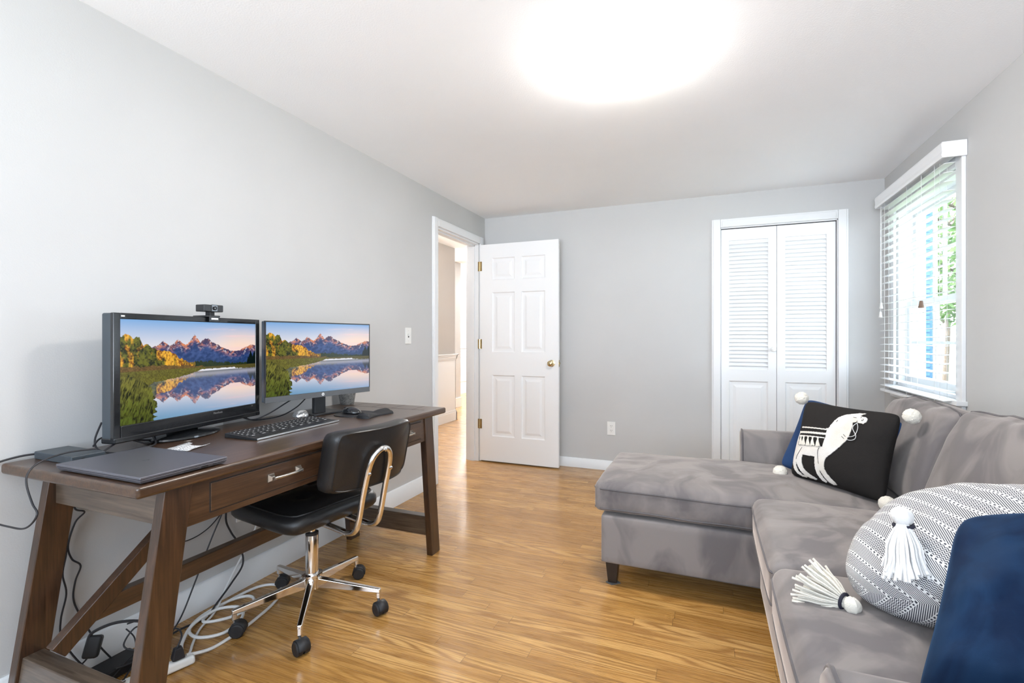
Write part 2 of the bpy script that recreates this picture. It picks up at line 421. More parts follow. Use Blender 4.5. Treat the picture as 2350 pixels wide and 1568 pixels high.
# ---- hall beyond the door
def wainscot(name, boxes, m_up, m_low, rail=.94):
    pass
struct('wall_hall', B((HXW-.12, HXW, 3.0, 6.1, 0, HH), (HXW-.12, HXW, 2.2, 3.0, 0, HH)), M['hallwall'], smooth=False)
struct('wall_hall_near', B((HXW, XO, 2.1, 2.2, 0, HH)), M['hallwall'], smooth=False)
hw = B((HXW, HXW+.008, 2.2, 6.108, 0, .86), (HXW-.12, HXW+.008, 6.1, 6.108, 0, .86))
struct('trim_6', hw, M['trim'], smooth=False)
bm = bmesh.new()
for z0, z1, t in ((.855, .875, .016), (.875, .90, .024), (.90, .925, .03), (.925, .94, .042)): box(bm, HXW, HXW+t, 2.2, 6.1+t, z0, z1); box(bm, HXW-.12-t, HXW+t, 6.1, 6.1+t, z0, z1)
struct('trim_7', bm, M['trim'], bevel=.002)
bm = bmesh.new()
for z0, z1, t in ((0, .12, .024), (.12, .14, .018), (.14, .15, .012)): box(bm, HXW, HXW+t, 2.2, 6.1+t, z0, z1); box(bm, HXW-.12-t, HXW+t, 6.1, 6.1+t, z0, z1)
struct('baseboard_hall', bm, M['trim'], bevel=.002)
struct('ceiling_hall', B((-6.2, XO, 2.1, 10.2, HH, HH+.1)), M['ceil'], smooth=False)
struct('wall_hall_right', B((XO, XO+.1, YB+.1, 10.2, 0, HH)), M['wall'], smooth=False)
# small projecting pier further down the hall
bm = B((-4.2, -3.90, 7.15, 7.35, 0, HH))
struct('wall_pier', bm, M['wall'], smooth=False)
struct('baseboard_pier', B((-4.22, -3.885, 7.13, 7.365, 0, .16)), M['trim'], bevel=.003)
FXW = -4.80
fw = struct('wall_far_room', B((FXW-.1, FXW, 6.2, 10.2, 0, HH), (-6.2, XO, 10.1, 10.2, 0, HH), (-6.2, FXW, 6.1, 6.2, 0, HH), (-6.2, HXW-.1, 5.2, 5.3, 0, HH)), M['wall'], smooth=False)
bm = B((FXW, FXW+.008, 6.2, 10.1, 0, .95))
for z0, z1, t in ((.88, .90, .02), (.90, .94, .03), (.95, .98, .045), (0, .14, .024), (.14, .16, .014), (.77, .79, .02), (.25, .27, .02)): box(bm, FXW, FXW+t, 6.2, 10.1, z0, z1)
for y in (7.3, 8.3, 9.1, 9.9): box(bm, FXW, FXW+.02, y, y+.02, .25, .79)
struct('trim_8', bm, M['trim'], bevel=.002)
struct('trim_9', B((-6.2, XO, 7.6, 7.75, 2.28, HH)), M['ceil'], smooth=False)

# ---- entry door (opened flat along the back wall)
DF = 4.128                                   # face that looks at the room
DX0, DX1 = -1.985, -1.218
d1 = thing('door_1', 'open white six-panel door with brass knob', 'door', (DX0, DF+.0175, .012)); d1['kind'] = 'structure'
def panel_door(x0, x1, z0, z1, yf, th, panels):
    """slab with recessed raised panels on the front (toward -y)"""
    bm = bmesh.new()
    xs = sorted({x0, x1, *[p[0] for p in panels], *[p[1] for p in panels]}); zs = sorted({z0, z1, *[p[2] for p in panels], *[p[3] for p in panels]})
    def q(a, b, c, d): bm.faces.new([bm.verts.new(p) for p in (a, b, c, d)])
    for side, y, s in ((0, yf, 1), (1, yf+th, -1)):
        for i in range(len(xs)-1):
            for j in range(len(zs)-1):
                a, b, c, d = xs[i], xs[i+1], zs[j], zs[j+1]
                if any(abs(a-p[0]) < 1e-6 and abs(b-p[1]) < 1e-6 and c >= p[2]-1e-6 and d <= p[3]+1e-6 for p in panels): continue
                q((a, y, c), (b, y, c), (b, y, d), (a, y, d))
        for a, b, c, d in panels:
            lev = [(0, 0), (.006, .009), (.012, .011), (.030, .011), (.052, .004)]
            for (i0, h0), (i1, h1) in zip(lev, lev[1:]):
                R0 = [(a+i0, c+i0), (b-i0, c+i0), (b-i0, d-i0), (a+i0, d-i0)]; R1 = [(a+i1, c+i1), (b-i1, c+i1), (b-i1, d-i1), (a+i1, d-i1)]
                for k in range(4):
                    p, r, u, w = R0[k], R0[(k+1) % 4], R1[(k+1) % 4], R1[k]
                    q((p[0], y+s*h0, p[1]), (r[0], y+s*h0, r[1]), (u[0], y+s*h1, u[1]), (w[0], y+s*h1, w[1]))
            i, h = lev[-1]; q((a+i, y+s*h, c+i), (b-i, y+s*h, c+i), (b-i, y+s*h, d-i), (a+i, y+s*h, d-i))
    for i in range(len(xs)-1):
        for z in (z0, z1): q((xs[i], yf, z), (xs[i+1], yf, z), (xs[i+1], yf+th, z), (xs[i], yf+th, z))
    for j in range(len(zs)-1):
        for x in (x0, x1): q((x, yf, zs[j]), (x, yf+th, zs[j]), (x, yf+th, zs[j+1]), (x, yf, zs[j+1]))
    bmesh.ops.remove_doubles(bm, verts=bm.verts, dist=1e-5)
    return bm
w = DX1-DX0; pa, pb, pc, pd = DX0+.125, DX0+.125+.225, DX1-.125-.225, DX1-.125
pans = []
for a, b in ((pa, pb), (pc, pd)): pans += [(a, b, .245, .815), (a, b, 1.03, 1.585), (a, b, 1.70, 1.905)]
obj('leaf', panel_door(DX0, DX1, .012, 2.035, DF, .035, pans), M['door'], d1, smooth=False)
bm = bmesh.new(); R90 = Matrix.Rotation(PI/2, 4, 'X')
lathe(bm, [(.030, 0), (.030, .004), (.014, .008), (.012, .022), (.018, .028), (.0255, .038), (.027, .048), (.024, .058), (.014, .064), (.002, .065)], 28, R90, (DX1-.062, DF, .935))
obj('knob', bm, M['brass'], d1, label='round brass knob')
bm = bmesh.new(); lathe(bm, [(.030, 0), (.030, .004), (.014, .008), (.012, .022), (.0255, .038), (.024, .058), (.002, .065)], 20, Matrix.Rotation(-PI/2, 4, 'X'), (DX1-.062, DF+.035, .935))
obj('knob', bm, M['brass'], d1)
bm = B((DX1-.0001, DX1+.0015, DF+.006, DF+.029, .905, .965)); box(bm, DX1+.001, DX1+.011, DF+.011, DF+.024, .928, .943)
obj('latch', bm, M['brass'], d1, smooth=False)
for z in (1.79, 1.06, .31):
    bm = B((DX0-.004, DX0+.020, DF-.0012, DF+.001, z, z+.089), (DX0-.022, DX0-.004, DF-.001, DF+.001, z, z+.089)); tube(bm, [(DX0-.003, DF-.004, z), (DX0-.003, DF-.004, z+.089)], .005, 10)
    for q in (.015, .045, .075): box(bm, DX0+.009, DX0+.013, DF-.002, DF, z+q-.002, z+q+.002)
    obj('hinge', bm, M['brass'], d1, smooth=False)

# ---- closet bifold doors
def bifold(name, x0, x1, knobx=None, ry=0):
    yf, th = YB+.018, .03
    t_ = thing(name, 'white bifold closet leaf with louvers above a panel', 'door', ((x0+x1)/2, yf, .012)); t_['kind'] = 'structure'
    st = .058; z0, z1 = .014, 2.036
    za, zb = .905, 1.945       # louver zone
    pl = panel_door(x0, x1, z0, za, yf, th, [(x0+st, x1-st, .12, .815)])
    box(pl, x0, x0+st, yf, yf+th, za, z1); box(pl, x1-st, x1, yf, yf+th, za, z1); box(pl, x0+st, x1-st, yf, yf+th, zb, z1)
    obj('frame', pl, M['door'], t_, smooth=False)
    bm = bmesh.new(); n = 33; pitch = (zb-za)/n
    for i in range(n):
        z = za+i*pitch
        prism(bm, [(yf+.003, z+.001), (yf+.006, z-.002), (yf+th-.003, z+pitch+.004), (yf+th-.006, z+pitch+.008)], 'x', x0+st-.001, x1-st+.001)
    obj('louvers', bm, M['door'], t_, smooth=False)
    if knobx:
        bm = bmesh.new(); lathe(bm, [(.009, 0), (.009, .012), (.017, .017), (.020, .024), (.018, .031), (.008, .036), (.001, .037)], 20, R90, (knobx, yf, 1.07))
        obj('knob', bm, M['plastic_w'], t_)
    return t_
bifold('door_2', CX0+.006, .502, .502-.022)
bifold('door_3', .505, CX1-.010)
struct('trim_10', B((CX0+.005, CX1-.005, YB+.02, YB+.045, CZ-.014, CZ-.008)), M['blacktrim'], smooth=False)

# ---- right window
w1 = thing('window_1', 'double-hung window with white muntins', 'window', (XR+.06, (WY0+WY1)/2, WZ0)); w1['kind'] = 'structure'
fx = XR+.05
obj('frame', B((XR+.005, XR+.15, WY0-.002, WY0+.022, WZ0, WZ1), (XR+.005, XR+.15, WY1-.022, WY1+.002, WZ0, WZ1), (XR+.005, XR+.15, WY0+.022, WY1-.022, WZ1-.02, WZ1+.002), (XR-.0, XR+.15, WY0+.022, WY1-.022, WZ0-.002, WZ0+.03)), M['trim'], w1, smooth=False)
def sash(x, z0, z1, cols=2, rows=2):
    y0, y1 = WY0+.022, WY1-.022; s = .045
    bm = B((x, x+.03, y0, y0+s, z0, z1), (x, x+.03, y1-s, y1, z0, z1), (x, x+.03, y0+s, y1-s, z0, z0+s), (x, x+.03, y0+s, y1-s, z1-s, z1))
    for i in range(1, cols): yy = y0+(y1-y0)*i/cols; box(bm, x+.007, x+.023, yy-.009, yy+.009, z0+s, z1-s)
    for i in range(1, rows): zz = z0+(z1-z0)*i/rows; box(bm, x+.0085, x+.0215, y0+s, y1-s, zz-.009, zz+.009)
    o = obj('sash', bm, M['trim'], w1, smooth=False)
    obj('pane', B((x+.013, x+.017, y0+s-.005, y1-s+.005, z0+s-.005, z1-s+.005)), M['pane'], o, smooth=False)
# thin pane: glossy + transparent so daylight enters
m = bpy.data.materials.new('window_pane'); m.use_nodes = True; M['pane'] = m; nt = m.node_tree; nt.nodes.remove(nt.nodes['Principled BSDF'])
tr = nt.nodes.new('ShaderNodeBsdfTransparent'); gl = nt.nodes.new('ShaderNodeBsdfGlossy'); gl.inputs['Roughness'].default_value = .02
fr = nt.nodes.new('ShaderNodeMath'); fr.operation = 'MULTIPLY_ADD'; fr.inputs[1].default_value = .25; fr.inputs[2].default_value = .03; fp = nt.nodes.new('ShaderNodeMath'); fp.operation = 'POWER'; fp.inputs[1].default_value = 5; lw = nt.nodes.new('ShaderNodeLayerWeight'); lw.inputs[0].default_value = .5; nt.links.new(lw.outputs['Facing'], fp.inputs[0]); nt.links.new(fp.outputs[0], fr.inputs[0]); mx = nt.nodes.new('ShaderNodeMixShader')
nt.links.new(fr.outputs[0], mx.inputs[0]); nt.links.new(tr.outputs[0], mx.inputs[1]); nt.links.new(gl.outputs[0], mx.inputs[2]); nt.links.new(mx.outputs[0], nt.nodes['Material Output'].inputs[0])
sash(XR+.085, 1.36, WZ1-.02); sash(XR+.05, WZ0+.03, 1.40)
bmc = bmesh.new()
for a, b, c, d in ((WY0-.066, WY0, WZ0-.07, WZ1+.066), (WY1, WY1+.066, WZ0-.07, WZ1+.066), (WY0, WY1, WZ1, WZ1+.066), (WY0, WY1, WZ0-.07, WZ0)): box(bmc, XR-.018, XR, a, b, c, d)
box(bmc, XR-.045, XR+.01, WY0-.08, WY1+.08, WZ0-.012, WZ0+.012)
struct('trim_11', bmc, M['trim'], bevel=.003)

# ---- blind
bl = thing('window_blind', 'white horizontal slat blind with valance over the right window', 'blind', (XR-.06, 3.58, .80))
by0, by1, bx = 3.105, 4.075, XR-.055
bm = bmesh.new()
vx0, vx1, vz0, vz1 = XR-.10, XR-.089, 2.062, 2.140
vy0, vy1 = 3.060, 4.105
prof = [(vx0, vz0), (vx0-.004, vz0+.012), (vx0-.001, vz0+.03), (vx0-.004, vz1-.012), (vx0, vz1), (vx1, vz1), (vx1, vz0)]
prism(bm, prof, 'y', vy0, vy1)
box(bm, vx1, XR-.002, vy0, vy0+.010, vz0, vz1); box(bm, vx1, XR-.002, vy1-.010, vy1, vz0, vz1)
obj('valance', bm, M['blind'], bl, smooth=False)
obj('headrail', B((XR-.085, XR-.03, by0, by1, 2.075, 2.125)), M['blind'], bl, smooth=False)
ns = 27; zt, zb_ = 2.045, .838
slat_me = None
for i in range(ns):
    z = zt-(zt-zb_)*i/(ns-1)
    if slat_me is None:
        bm = bmesh.new()
        prism(bm, [(-.025, -.0030), (-.024, -.0042), (0, -.0005), (.024, .0002), (.025, .0016), (0, .0022), (-.024, -.0014)], 'y', by0-3.58, by1-3.58)
        o = obj('slat', bm, M['blind'], bl, local=True); slat_me = o.data; o.location = (bx-(XR-.06), 0, z-.80)
    else:
        o = bpy.data.objects.new('slat', slat_me); COL.objects.link(o); o.parent = bl; o.location = (bx-(XR-.06), 0, z-.80)
obj('bottom_rail', B((bx-.026, bx+.026, by0, by1, .795, .812)), M['blind'], bl, bevel=.003)
for y in (by0+.10, (by0+by1)/2, by1-.10):
    bm = bmesh.new()
    for dx in (-.0265, .0265): tube(bm, [(bx+dx, y, .80), (bx+dx, y, 2.08)], .0010, 5)
    tube(bm, [(bx, y+.012, .80), (bx, y+.012, 2.08)], .0010, 5)
    obj('ladder_cord', bm, M['cablew'], bl)
def cord(y, zend, mtl, rr=.011, x=None):
    x = x or bx-.031
    bm = bmesh.new(); tube(bm, [(x, y, zend+.03), (x, y, 2.075)], .0013, 6)
    o = obj('pull_cord', bm, M['cablew'], bl)
    bm = bmesh.new(); lathe(bm, [(rr*.45, .04), (rr*.6, .036), (rr*.75, .02), (rr, .003), (rr*.9, 0)], 14, None, (x, y, zend))
    obj('cord_tassel', bm, mtl, o)
M['tasselwood'] = mat('brown_wood_tassel', (.20, .13, .09), .5)
cord(3.36, 1.325, M['tasselwood'], .014); cord(4.03, 1.36, M['plastic_w']); cord(4.045, 1.30, M['plastic_w'])

# ---- flush ceiling light (glass dome, burned out in the photo)
LX, LY = -.33, 2.02
cl = thing('ceiling_light', 'glowing flush-mount glass dome light in the middle of the ceiling', 'ceiling light', (LX, LY, HT))
bm = bmesh.new(); lathe(bm, [(.145, 0), (.15, -.004), (.15, -.018), (.14, -.022)], 40, None, (LX, LY, HT)); obj('base_plate', bm, M['trim'], cl)
M['lampglass'] = mat('lit_opal_glass', (1, .97, .92), .4, emit=(1.0, .955, .90), estr=44)
bm = bmesh.new(); lathe(bm, [(.140, -.012), (.158, -.020), (.160, -.032), (.145, -.052), (.110, -.068), (.06, -.077), (.004, -.080)], 40, None, (LX, LY, HT)); obj('glass_shade', bm, M['lampglass'], cl)

# ---- switch and outlets
def plate(name, label, cat, c, axis, w=.072, h=.117, kind='outlet'):
    """flat wall plate; axis 'x': on left wall facing +x ; 'y': on back wall facing -y"""
    x, y, z = c; t_ = thing(name, label, cat, c)
    def bx_(a0, a1, d0, d1, z0, z1):
        return (x+d0, x+d1, y+a0, y+a1, z+z0, z+z1) if axis == 'x' else (x+a0, x+a1, y-d1, y-d0, z+z0, z+z1)
    obj('cover_plate', B(bx_(-w/2, w/2, 0, .006, -h/2, h/2)), M['plastic_w'], t_, bevel=.002)
    if kind == 'outlet':
        for zz in (.02, -.02):
            o = obj('receptacle', B(bx_(-.017, .017, .006, .0075, zz-.014, zz+.014)), M['plastic_w'], t_, bevel=.001)
            obj('socket_slots', B(bx_(-.0075, -.0050, .0075, .0079, zz-.001, zz+.008), bx_(.0050, .0075, .0075, .0079, zz-.001, zz+.008), bx_(-.002, .002, .0075, .0079, zz-.010, zz-.006)), M['slot'], o, smooth=False)
    else:
        o = obj('toggle', B(bx_(-.005, .005, .006, .018, -.002, .012)), M['plastic_w'], t_)
        obj('toggle_slot', B(bx_(-.006, .006, .006, .0068, -.013, .013)), M['slot'], t_, smooth=False)
        for q in (.035, -.038): obj('screw', B(bx_(-.002, .002, .006, .007, q, q+.003)), M['nickel'], t_, smooth=False)
    return t_
plate('light_switch', 'white toggle light switch on the left wall beside the doorway', 'light switch', (XL, 2.965, 1.175), 'x', kind='switch')
plate('wall_outlet', 'white duplex outlet low on the back wall by the open door', 'outlet', (-.779, YB, .368), 'y')
plate('wall_outlet', 'white duplex outlet under the desk with a white plug in it', 'outlet', (XL, 1.625, .37), 'x')
p_ = obj('power_plug', B((XL+.007, XL+.045, 1.60, 1.645, .365, .405)), M['plastic_w'], bevel=.006); setp(p_, 'white plug in the outlet under the desk', 'plug')
# ------------------------------------------------------------------ DESK
TZ = .775; TX0, TX1, TY0, TY1 = -1.988, -1.338, .785, 2.352
dk = thing('desk', 'dark brown trestle desk with angled legs and three drawers by the left wall', 'desk', ((TX0+TX1)/2, (TY0+TY1)/2, 0))
TT = .032
obj('tabletop', B((TX0, TX1, TY0, TY1, TZ-TT, TZ)), M['desk'], dk, bevel=.009, seg=3)
# shallow planks end seams
bm = bmesh.new()
for k in range(1, 5): box(bm, TX0+.03, TX1-.05, TY1-.145, TY1-.1435, TZ, TZ+.0004); box(bm, TX0+k*.13, TX0+k*.13+.0015, TY1-.142, TY1-.012, TZ, TZ+.0004)
obj('plank_seams', bm, M['thread'], dk, smooth=False)
FXo, FXi = -1.352, -1.387      # front legs plane
BXo, BXi = -1.888, -1.923
LZ = TZ-TT
def leg(x0, x1, ytop0, ytop1, ybot0, ybot1):
    bm = bmesh.new(); hexa(bm, [(x0, ybot0, 0), (x1, ybot0, 0), (x1, ybot1, 0), (x0, ybot1, 0), (x0, ytop0, LZ), (x1, ytop0, LZ), (x1, ytop1, LZ), (x0, ytop1, LZ)])
    obj('leg', bm, M['deskz'], dk, bevel=.003)
NT0, NB0, LW = .862, .757, .078
FT1, FB1 = 2.232, 2.308
leg(FXi, FXo, NT0, NT0+LW, NB0, NB0+LW); leg(BXi, BXo, NT0, NT0+LW, NB0, NB0+LW)
leg(FXi, FXo, FT1-LW, FT1, FB1-LW, FB1); leg(BXi, BXo, FT1-LW, FT1, FB1-LW, FB1)
AZ = .622
obj('apron', B((FXi-.004, FXo-.006, NT0+LW-.02, FT1-LW+.02, AZ, LZ)), M['desk'], dk, bevel=.002)
obj('apron', B((BXi, BXo, NT0+LW-.02, FT1-LW+.02, AZ, LZ)), M['desk'], dk, bevel=.002)
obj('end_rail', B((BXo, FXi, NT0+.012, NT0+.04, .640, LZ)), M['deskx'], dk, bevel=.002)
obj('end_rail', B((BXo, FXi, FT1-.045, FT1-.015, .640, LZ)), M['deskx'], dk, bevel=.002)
def ylean(z, t, b): return b+(t-b)*z/LZ
for (z0, z1, ya) in ((.10, .205, 1), (.10, .205, -1)):
    if ya == 1: a0, a1, b0, b1 = ylean(z0, NT0, NB0)+.008, ylean(z0, NT0, NB0)+.06, ylean(z1, NT0, NB0)+.008, ylean(z1, NT0, NB0)+.06
    else: a0, a1, b0, b1 = ylean(z0, FT1, FB1)-.06, ylean(z0, FT1, FB1)-.01, ylean(z1, FT1, FB1)-.06, ylean(z1, FT1, FB1)-.01
    bm = bmesh.new(); hexa(bm, [(BXo, a0, z0), (FXi, a0, z0), (FXi, a1, z0), (BXo, a1, z0), (BXo, b0, z1), (FXi, b0, z1), (FXi, b1, z1), (BXo, b1, z1)])
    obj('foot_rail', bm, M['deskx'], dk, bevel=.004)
cx0, cx1 = -1.785, -1.750
def brace(ya, za, yb, zb, hw):
    d = Vector((0, yb-ya, zb-za)).normalized(); n = Vector((0, -d.z, d.y))*hw
    bm = bmesh.new(); P = []
    for (y, z) in ((ya, za), (yb, zb)):
        pass
    hexa(bm, [(cx0, ya+n.y, za+n.z), (cx1, ya+n.y, za+n.z), (cx1, ya-n.y, za-n.z), (cx0, ya-n.y, za-n.z),
              (cx0, yb+n.y, zb+n.z), (cx1, yb+n.y, zb+n.z), (cx1, yb-n.y, zb-n.z), (cx0, yb-n.y, zb-n.z)])
    obj('diagonal_brace', bm, M['deskz'], dk, bevel=.003)
brace(.818, .236, 1.375, .695, .025); brace(2.240, .236, 1.683, .695, .025)
obj('stretcher', B((cx0-.004, cx1-.002, .903, 2.155, .279, .338)), M['desk'], dk, bevel=.003)
# drawers along the front apron: near, middle (hidden by the chair), far
def drawer(y0, y1, handle=True):
    xf = FXo-.006
    bm = B((xf-.004, xf+.003, y0, y1, .644, .728))
    d = obj('drawer', bm, M['desk'], dk, bevel=.002)
    g = .003; obj('shadow_gap', B((xf-.001, xf+.0004, y0-g, y1+g, .644-g, .644), (xf-.001, xf+.0004, y0-g, y1+g, .728, .728+g), (xf-.001, xf+.0004, y0-g, y0, .644, .728), (xf-.001, xf+.0004, y1, y1+g, .644, .728)), M['blacktrim'], d, smooth=False)
    if handle:
        ym = (y0+y1)/2; hb = bmesh.new()
        for s in (-1, 1):
            yy = ym+s*.058
            box(hb, xf+.003, xf+.006, yy-.013, yy+.013, .675, .701)
            hexa(hb, [(xf+.006, yy-.012, .676), (xf+.017, yy-.006, .682), (xf+.017, yy+.006, .682), (xf+.006, yy+.012, .676), (xf+.006, yy-.012, .700), (xf+.017, yy-.006, .694), (xf+.017, yy+.006, .694), (xf+.006, yy+.012, .700)])
            box(hb, xf+.015, xf+.026, yy-.005, yy+.005, .683, .693)
        tube(hb, [(xf+.022, ym-.058, .688), (xf+.026, ym-.03, .688), (xf+.027, ym, .688), (xf+.026, ym+.03, .688), (xf+.022, ym+.058, .688)], .005, 10, smooth=4)
        obj('drawer_handle', hb, M['nickel'], d, label='brushed metal bar pull')
drawer(.995, 1.530); drawer(1.56, 1.79, False); drawer(1.825, 2.125)

# ------------------------------------------------------------------ SCREEN PICTURE (procedural landscape painted into a colour attribute)
def vnoise(x, y, seed=0):
    xi = np.floor(x).astype(int); yi = np.floor(y).astype(int); xf = x-xi; yf = y-yi
    def h(a, b):
        n = (a*374761393+b*668265263+seed*362437) & 0x7fffffff
        n = ((n ^ (n >> 13))*1274126177) & 0x7fffffff
        return ((n ^ (n >> 16)) & 0xffff)/65535.
    u = xf*xf*(3-2*xf); v = yf*yf*(3-2*yf)
    return (h(xi, yi)*(1-u)+h(xi+1, yi)*u)*(1-v)+(h(xi, yi+1)*(1-u)+h(xi+1, yi+1)*u)*v
def fbm(x, y, o=4, seed=0):
    s = 0; a = .5
    for i in range(o): s = s+a*vnoise(x*2**i, y*2**i, seed+i*17); a *= .5
    return s/(1-.5**o)
def landscape(NX, NY):
    T, Vv = np.meshgrid(np.linspace(0, 1, NX), np.linspace(0, 1, NY))     # Vv: 0 top, 1 bottom
    def mixc(a, b, f): f = np.clip(f, 0, 1)[..., None]; return np.asarray(a)*(1-f)+np.asarray(b)*f
    C = lambda r, g, b: np.array([(c/255)**2.2 for c in (r, g, b)])
    ridge_x = [0, .12, .193, .225, .258, .30, .33, .357, .385, .41, .44, .475, .50, .52, .545, .578, .61, .65, .70, .76, .81, .85, .90, .954, 1]
    ridge_y = [.36, .32, .27, .245, .20, .26, .235, .192, .235, .25, .22, .136, .19, .225, .19, .175, .225, .245, .285, .325, .332, .328, .285, .262, .27]
    HOR = .52
    def ridge(t): return np.interp(t, ridge_x, ridge_y)+(fbm(t*60, t*0+3, 3, 5)-.5)*.022
    def scene(t, v):
        sky = mixc(C(120, 165, 215), C(225, 220, 222), v/.30)
        warm = np.exp(-((t-.88)/.28)**2)*np.clip(v*3.6, 0, 1)
        sky = mixc(sky, C(250, 214, 190), warm*.9)
        cl = fbm(t*5+v*7, v*26, 4, 9); sky = mixc(sky, C(240, 205, 205), np.clip((cl-.52)*4, 0, 1)*np.clip((t-.45)*2.2, 0, 1)*.8)
        rd = ridge(t); col = sky
        # far mountains
        h = (v-rd)
        rock = fbm(t*42+v*26, v*34-t*16, 4, 21); warmrock = mixc(C(74, 62, 88), C(214, 130, 88), np.clip((rock-.42)*4, 0, 1))
        blue = mixc(C(34, 56, 104), C(62, 84, 134), np.clip((rock-.35)*3, 0, 1))
        mt = mixc(warmrock, blue, np.clip((h-.015)/.085, 0, 1)+np.clip((.26-.0*t-rd)*-3, 0, 1))
        mt = mixc(mt, C(210, 205, 215), (fbm(t*70-v*20, v*60+t*30, 3, 33) > .66)*np.clip(1-h/.12, 0, 1)*.8)
        mt = mixc(mt, C(40, 62, 100), np.clip((v-.38)/.08, 0, 1)*.7)
        col = np.where((h > 0)[..., None], mt, col)
        # distant dark treeline
        tl = .455+.02*np.sin(t*9)-(fbm(t*120, t*0, 2, 40)-.5)*.035-np.clip((.52-t), 0, 1)*.08
        dk_ = mixc(C(22, 34, 26), C(52, 66, 36), fbm(t*90, v*90, 3, 41)); dk_ = mixc(dk_, C(150, 118, 40), (fbm(t*30, v*14, 3, 42) > .60)*np.clip((.62-t)*4, 0, 1))
        col = np.where((v > tl)[..., None], dk_, col)
        # right dark spruces
        sp = np.minimum.reduce([.30+np.abs(t-c)*w_+(fbm(t*200, v*60, 2, 44)-.5)*.03+o for c, w_, o in ((.955, 5.5, .015), (.985, 6, .04), (.93, 7, .09), (1.0, 6, .0))])
        col = np.where(((v > sp) & (v < .50))[..., None], C(14, 26, 24), col)
        # left trees, green then gold
        top = np.interp(t, [0, .037, .08, .11, .135, .165, .19, .24, .30, .36, .40, .46], [.16, .145, .19, .17, .24, .235, .28, .30, .30, .375, .40, .46])+(fbm(t*55, t*0+1, 3, 50)-.5)*.05
        n = fbm(t*110, v*64, 4, 52)*.6+fbm(t*34, v*20, 3, 53)*.4; gold = fbm(t*30+2, v*9, 4, 55)
        green = mixc(C(28, 34, 12), C(104, 104, 30), np.clip((n-.38)*4.2, 0, 1)); yel = mixc(C(120, 66, 14), C(238, 176, 52), np.clip((n-.38)*4.2, 0, 1))
        g = np.clip((gold-.50)*7+np.clip((t-.17)*9, 0, 1.2)+np.clip((v-.33)*4, -.2, .6)*.5, 0, 1)
        tree = mixc(green, yel, g); tree = mixc(tree, C(24, 22, 12), (fbm(t*80, v*4, 2, 57) > .64)*np.clip((v-.38)*9, 0, 1)*.7)
        col = np.where(((v > top) & (t < .47))[..., None], tree, col)
        # brush bank
        bank = .455+(fbm(t*60, t*0+4, 3, 60)-.5)*.03+np.clip(t-.3, 0, 1)*.14
        br = mixc(C(56, 40, 24), C(134, 104, 52), fbm(t*130, v*110, 4, 62)); br = mixc(br, C(98, 104, 36), np.clip((v-.50)*14, 0, 1)*np.clip(fbm(t*70, v*40, 3, 63)*1.5, 0, 1))
        col = np.where(((v > bank) & (t < .56))[..., None], br, col)
        far = (v > .495) & (t > .5); col = np.where(far[..., None], mixc(C(74, 66, 40), C(92, 88, 44), fbm(t*50, v*90, 2, 64)), col)
        return col
    img = scene(T, Vv)
    # water: mirrored scene
    vm = HOR-(Vv-HOR)*1.0+(fbm(T*14, Vv*60, 3, 70)-.5)*.006
    refl = scene(T, np.clip(vm, 0, 1)); refl = mixc(refl, C(150, 160, 185), np.full_like(T, .14)); refl = mixc(refl, C(104, 146, 176), np.clip((Vv-.78)*4.0, 0, .85)*np.clip(1.25-T, 0, 1))
    refl = mixc(refl, C(188, 186, 200), np.exp(-((Vv-.575)/.03)**2)*.55)
    refl = np.where(((Vv > HOR) & (Vv < HOR+.022) & (T > .50) & (T < .88))[..., None], C(222, 222, 230), refl)
    shore = np.interp(T, [0, .16, .20, .30, .40, .47, .53, .80, .82, 1], [.66, .66, .62, .605, .58, .55, .525, .52, .54, .545])+(fbm(T*80, T*0+6, 2, 71)-.5)*.014
    water = Vv > shore
    img = np.where(water[..., None], refl, img)
    mid = (~water) & (Vv > .50) & (T < .56)
    img = np.where(mid[..., None], mixc(C(54, 48, 20), C(124, 120, 44), fbm(T*150, Vv*90, 4, 72)), img)
    # foreground grass
    gt = np.interp(T, [0, .05, .12, .18, .215, .23], [.535, .55, .57, .66, .80, .95])+(fbm(T*90, T*0, 2, 80)-.5)*.06
    gx = np.interp(Vv, [.55, .75, .85, 1], [.15, .20, .225, .20])+(fbm(Vv*60, Vv*0+2, 3, 81)-.5)*.05
    gn = fbm(T*300+Vv*60, Vv*26-T*9, 4, 82)*.65+fbm(T*40, Vv*22, 3, 83)*.35
    grass = mixc(C(20, 24, 8), C(122, 118, 48), np.clip((gn-.36)*3.6, 0, 1)*np.clip(1.25-(Vv-.55)*1.7, .25, 1)); grass = mixc(grass, C(60, 104, 30), np.clip((gn-.42)*2, 0, 1)*np.clip((Vv-.6)*3, 0, .8))
    img = np.where(((Vv > gt) & (T < gx))[..., None], grass, img)
    return np.clip(img, 0, 1)
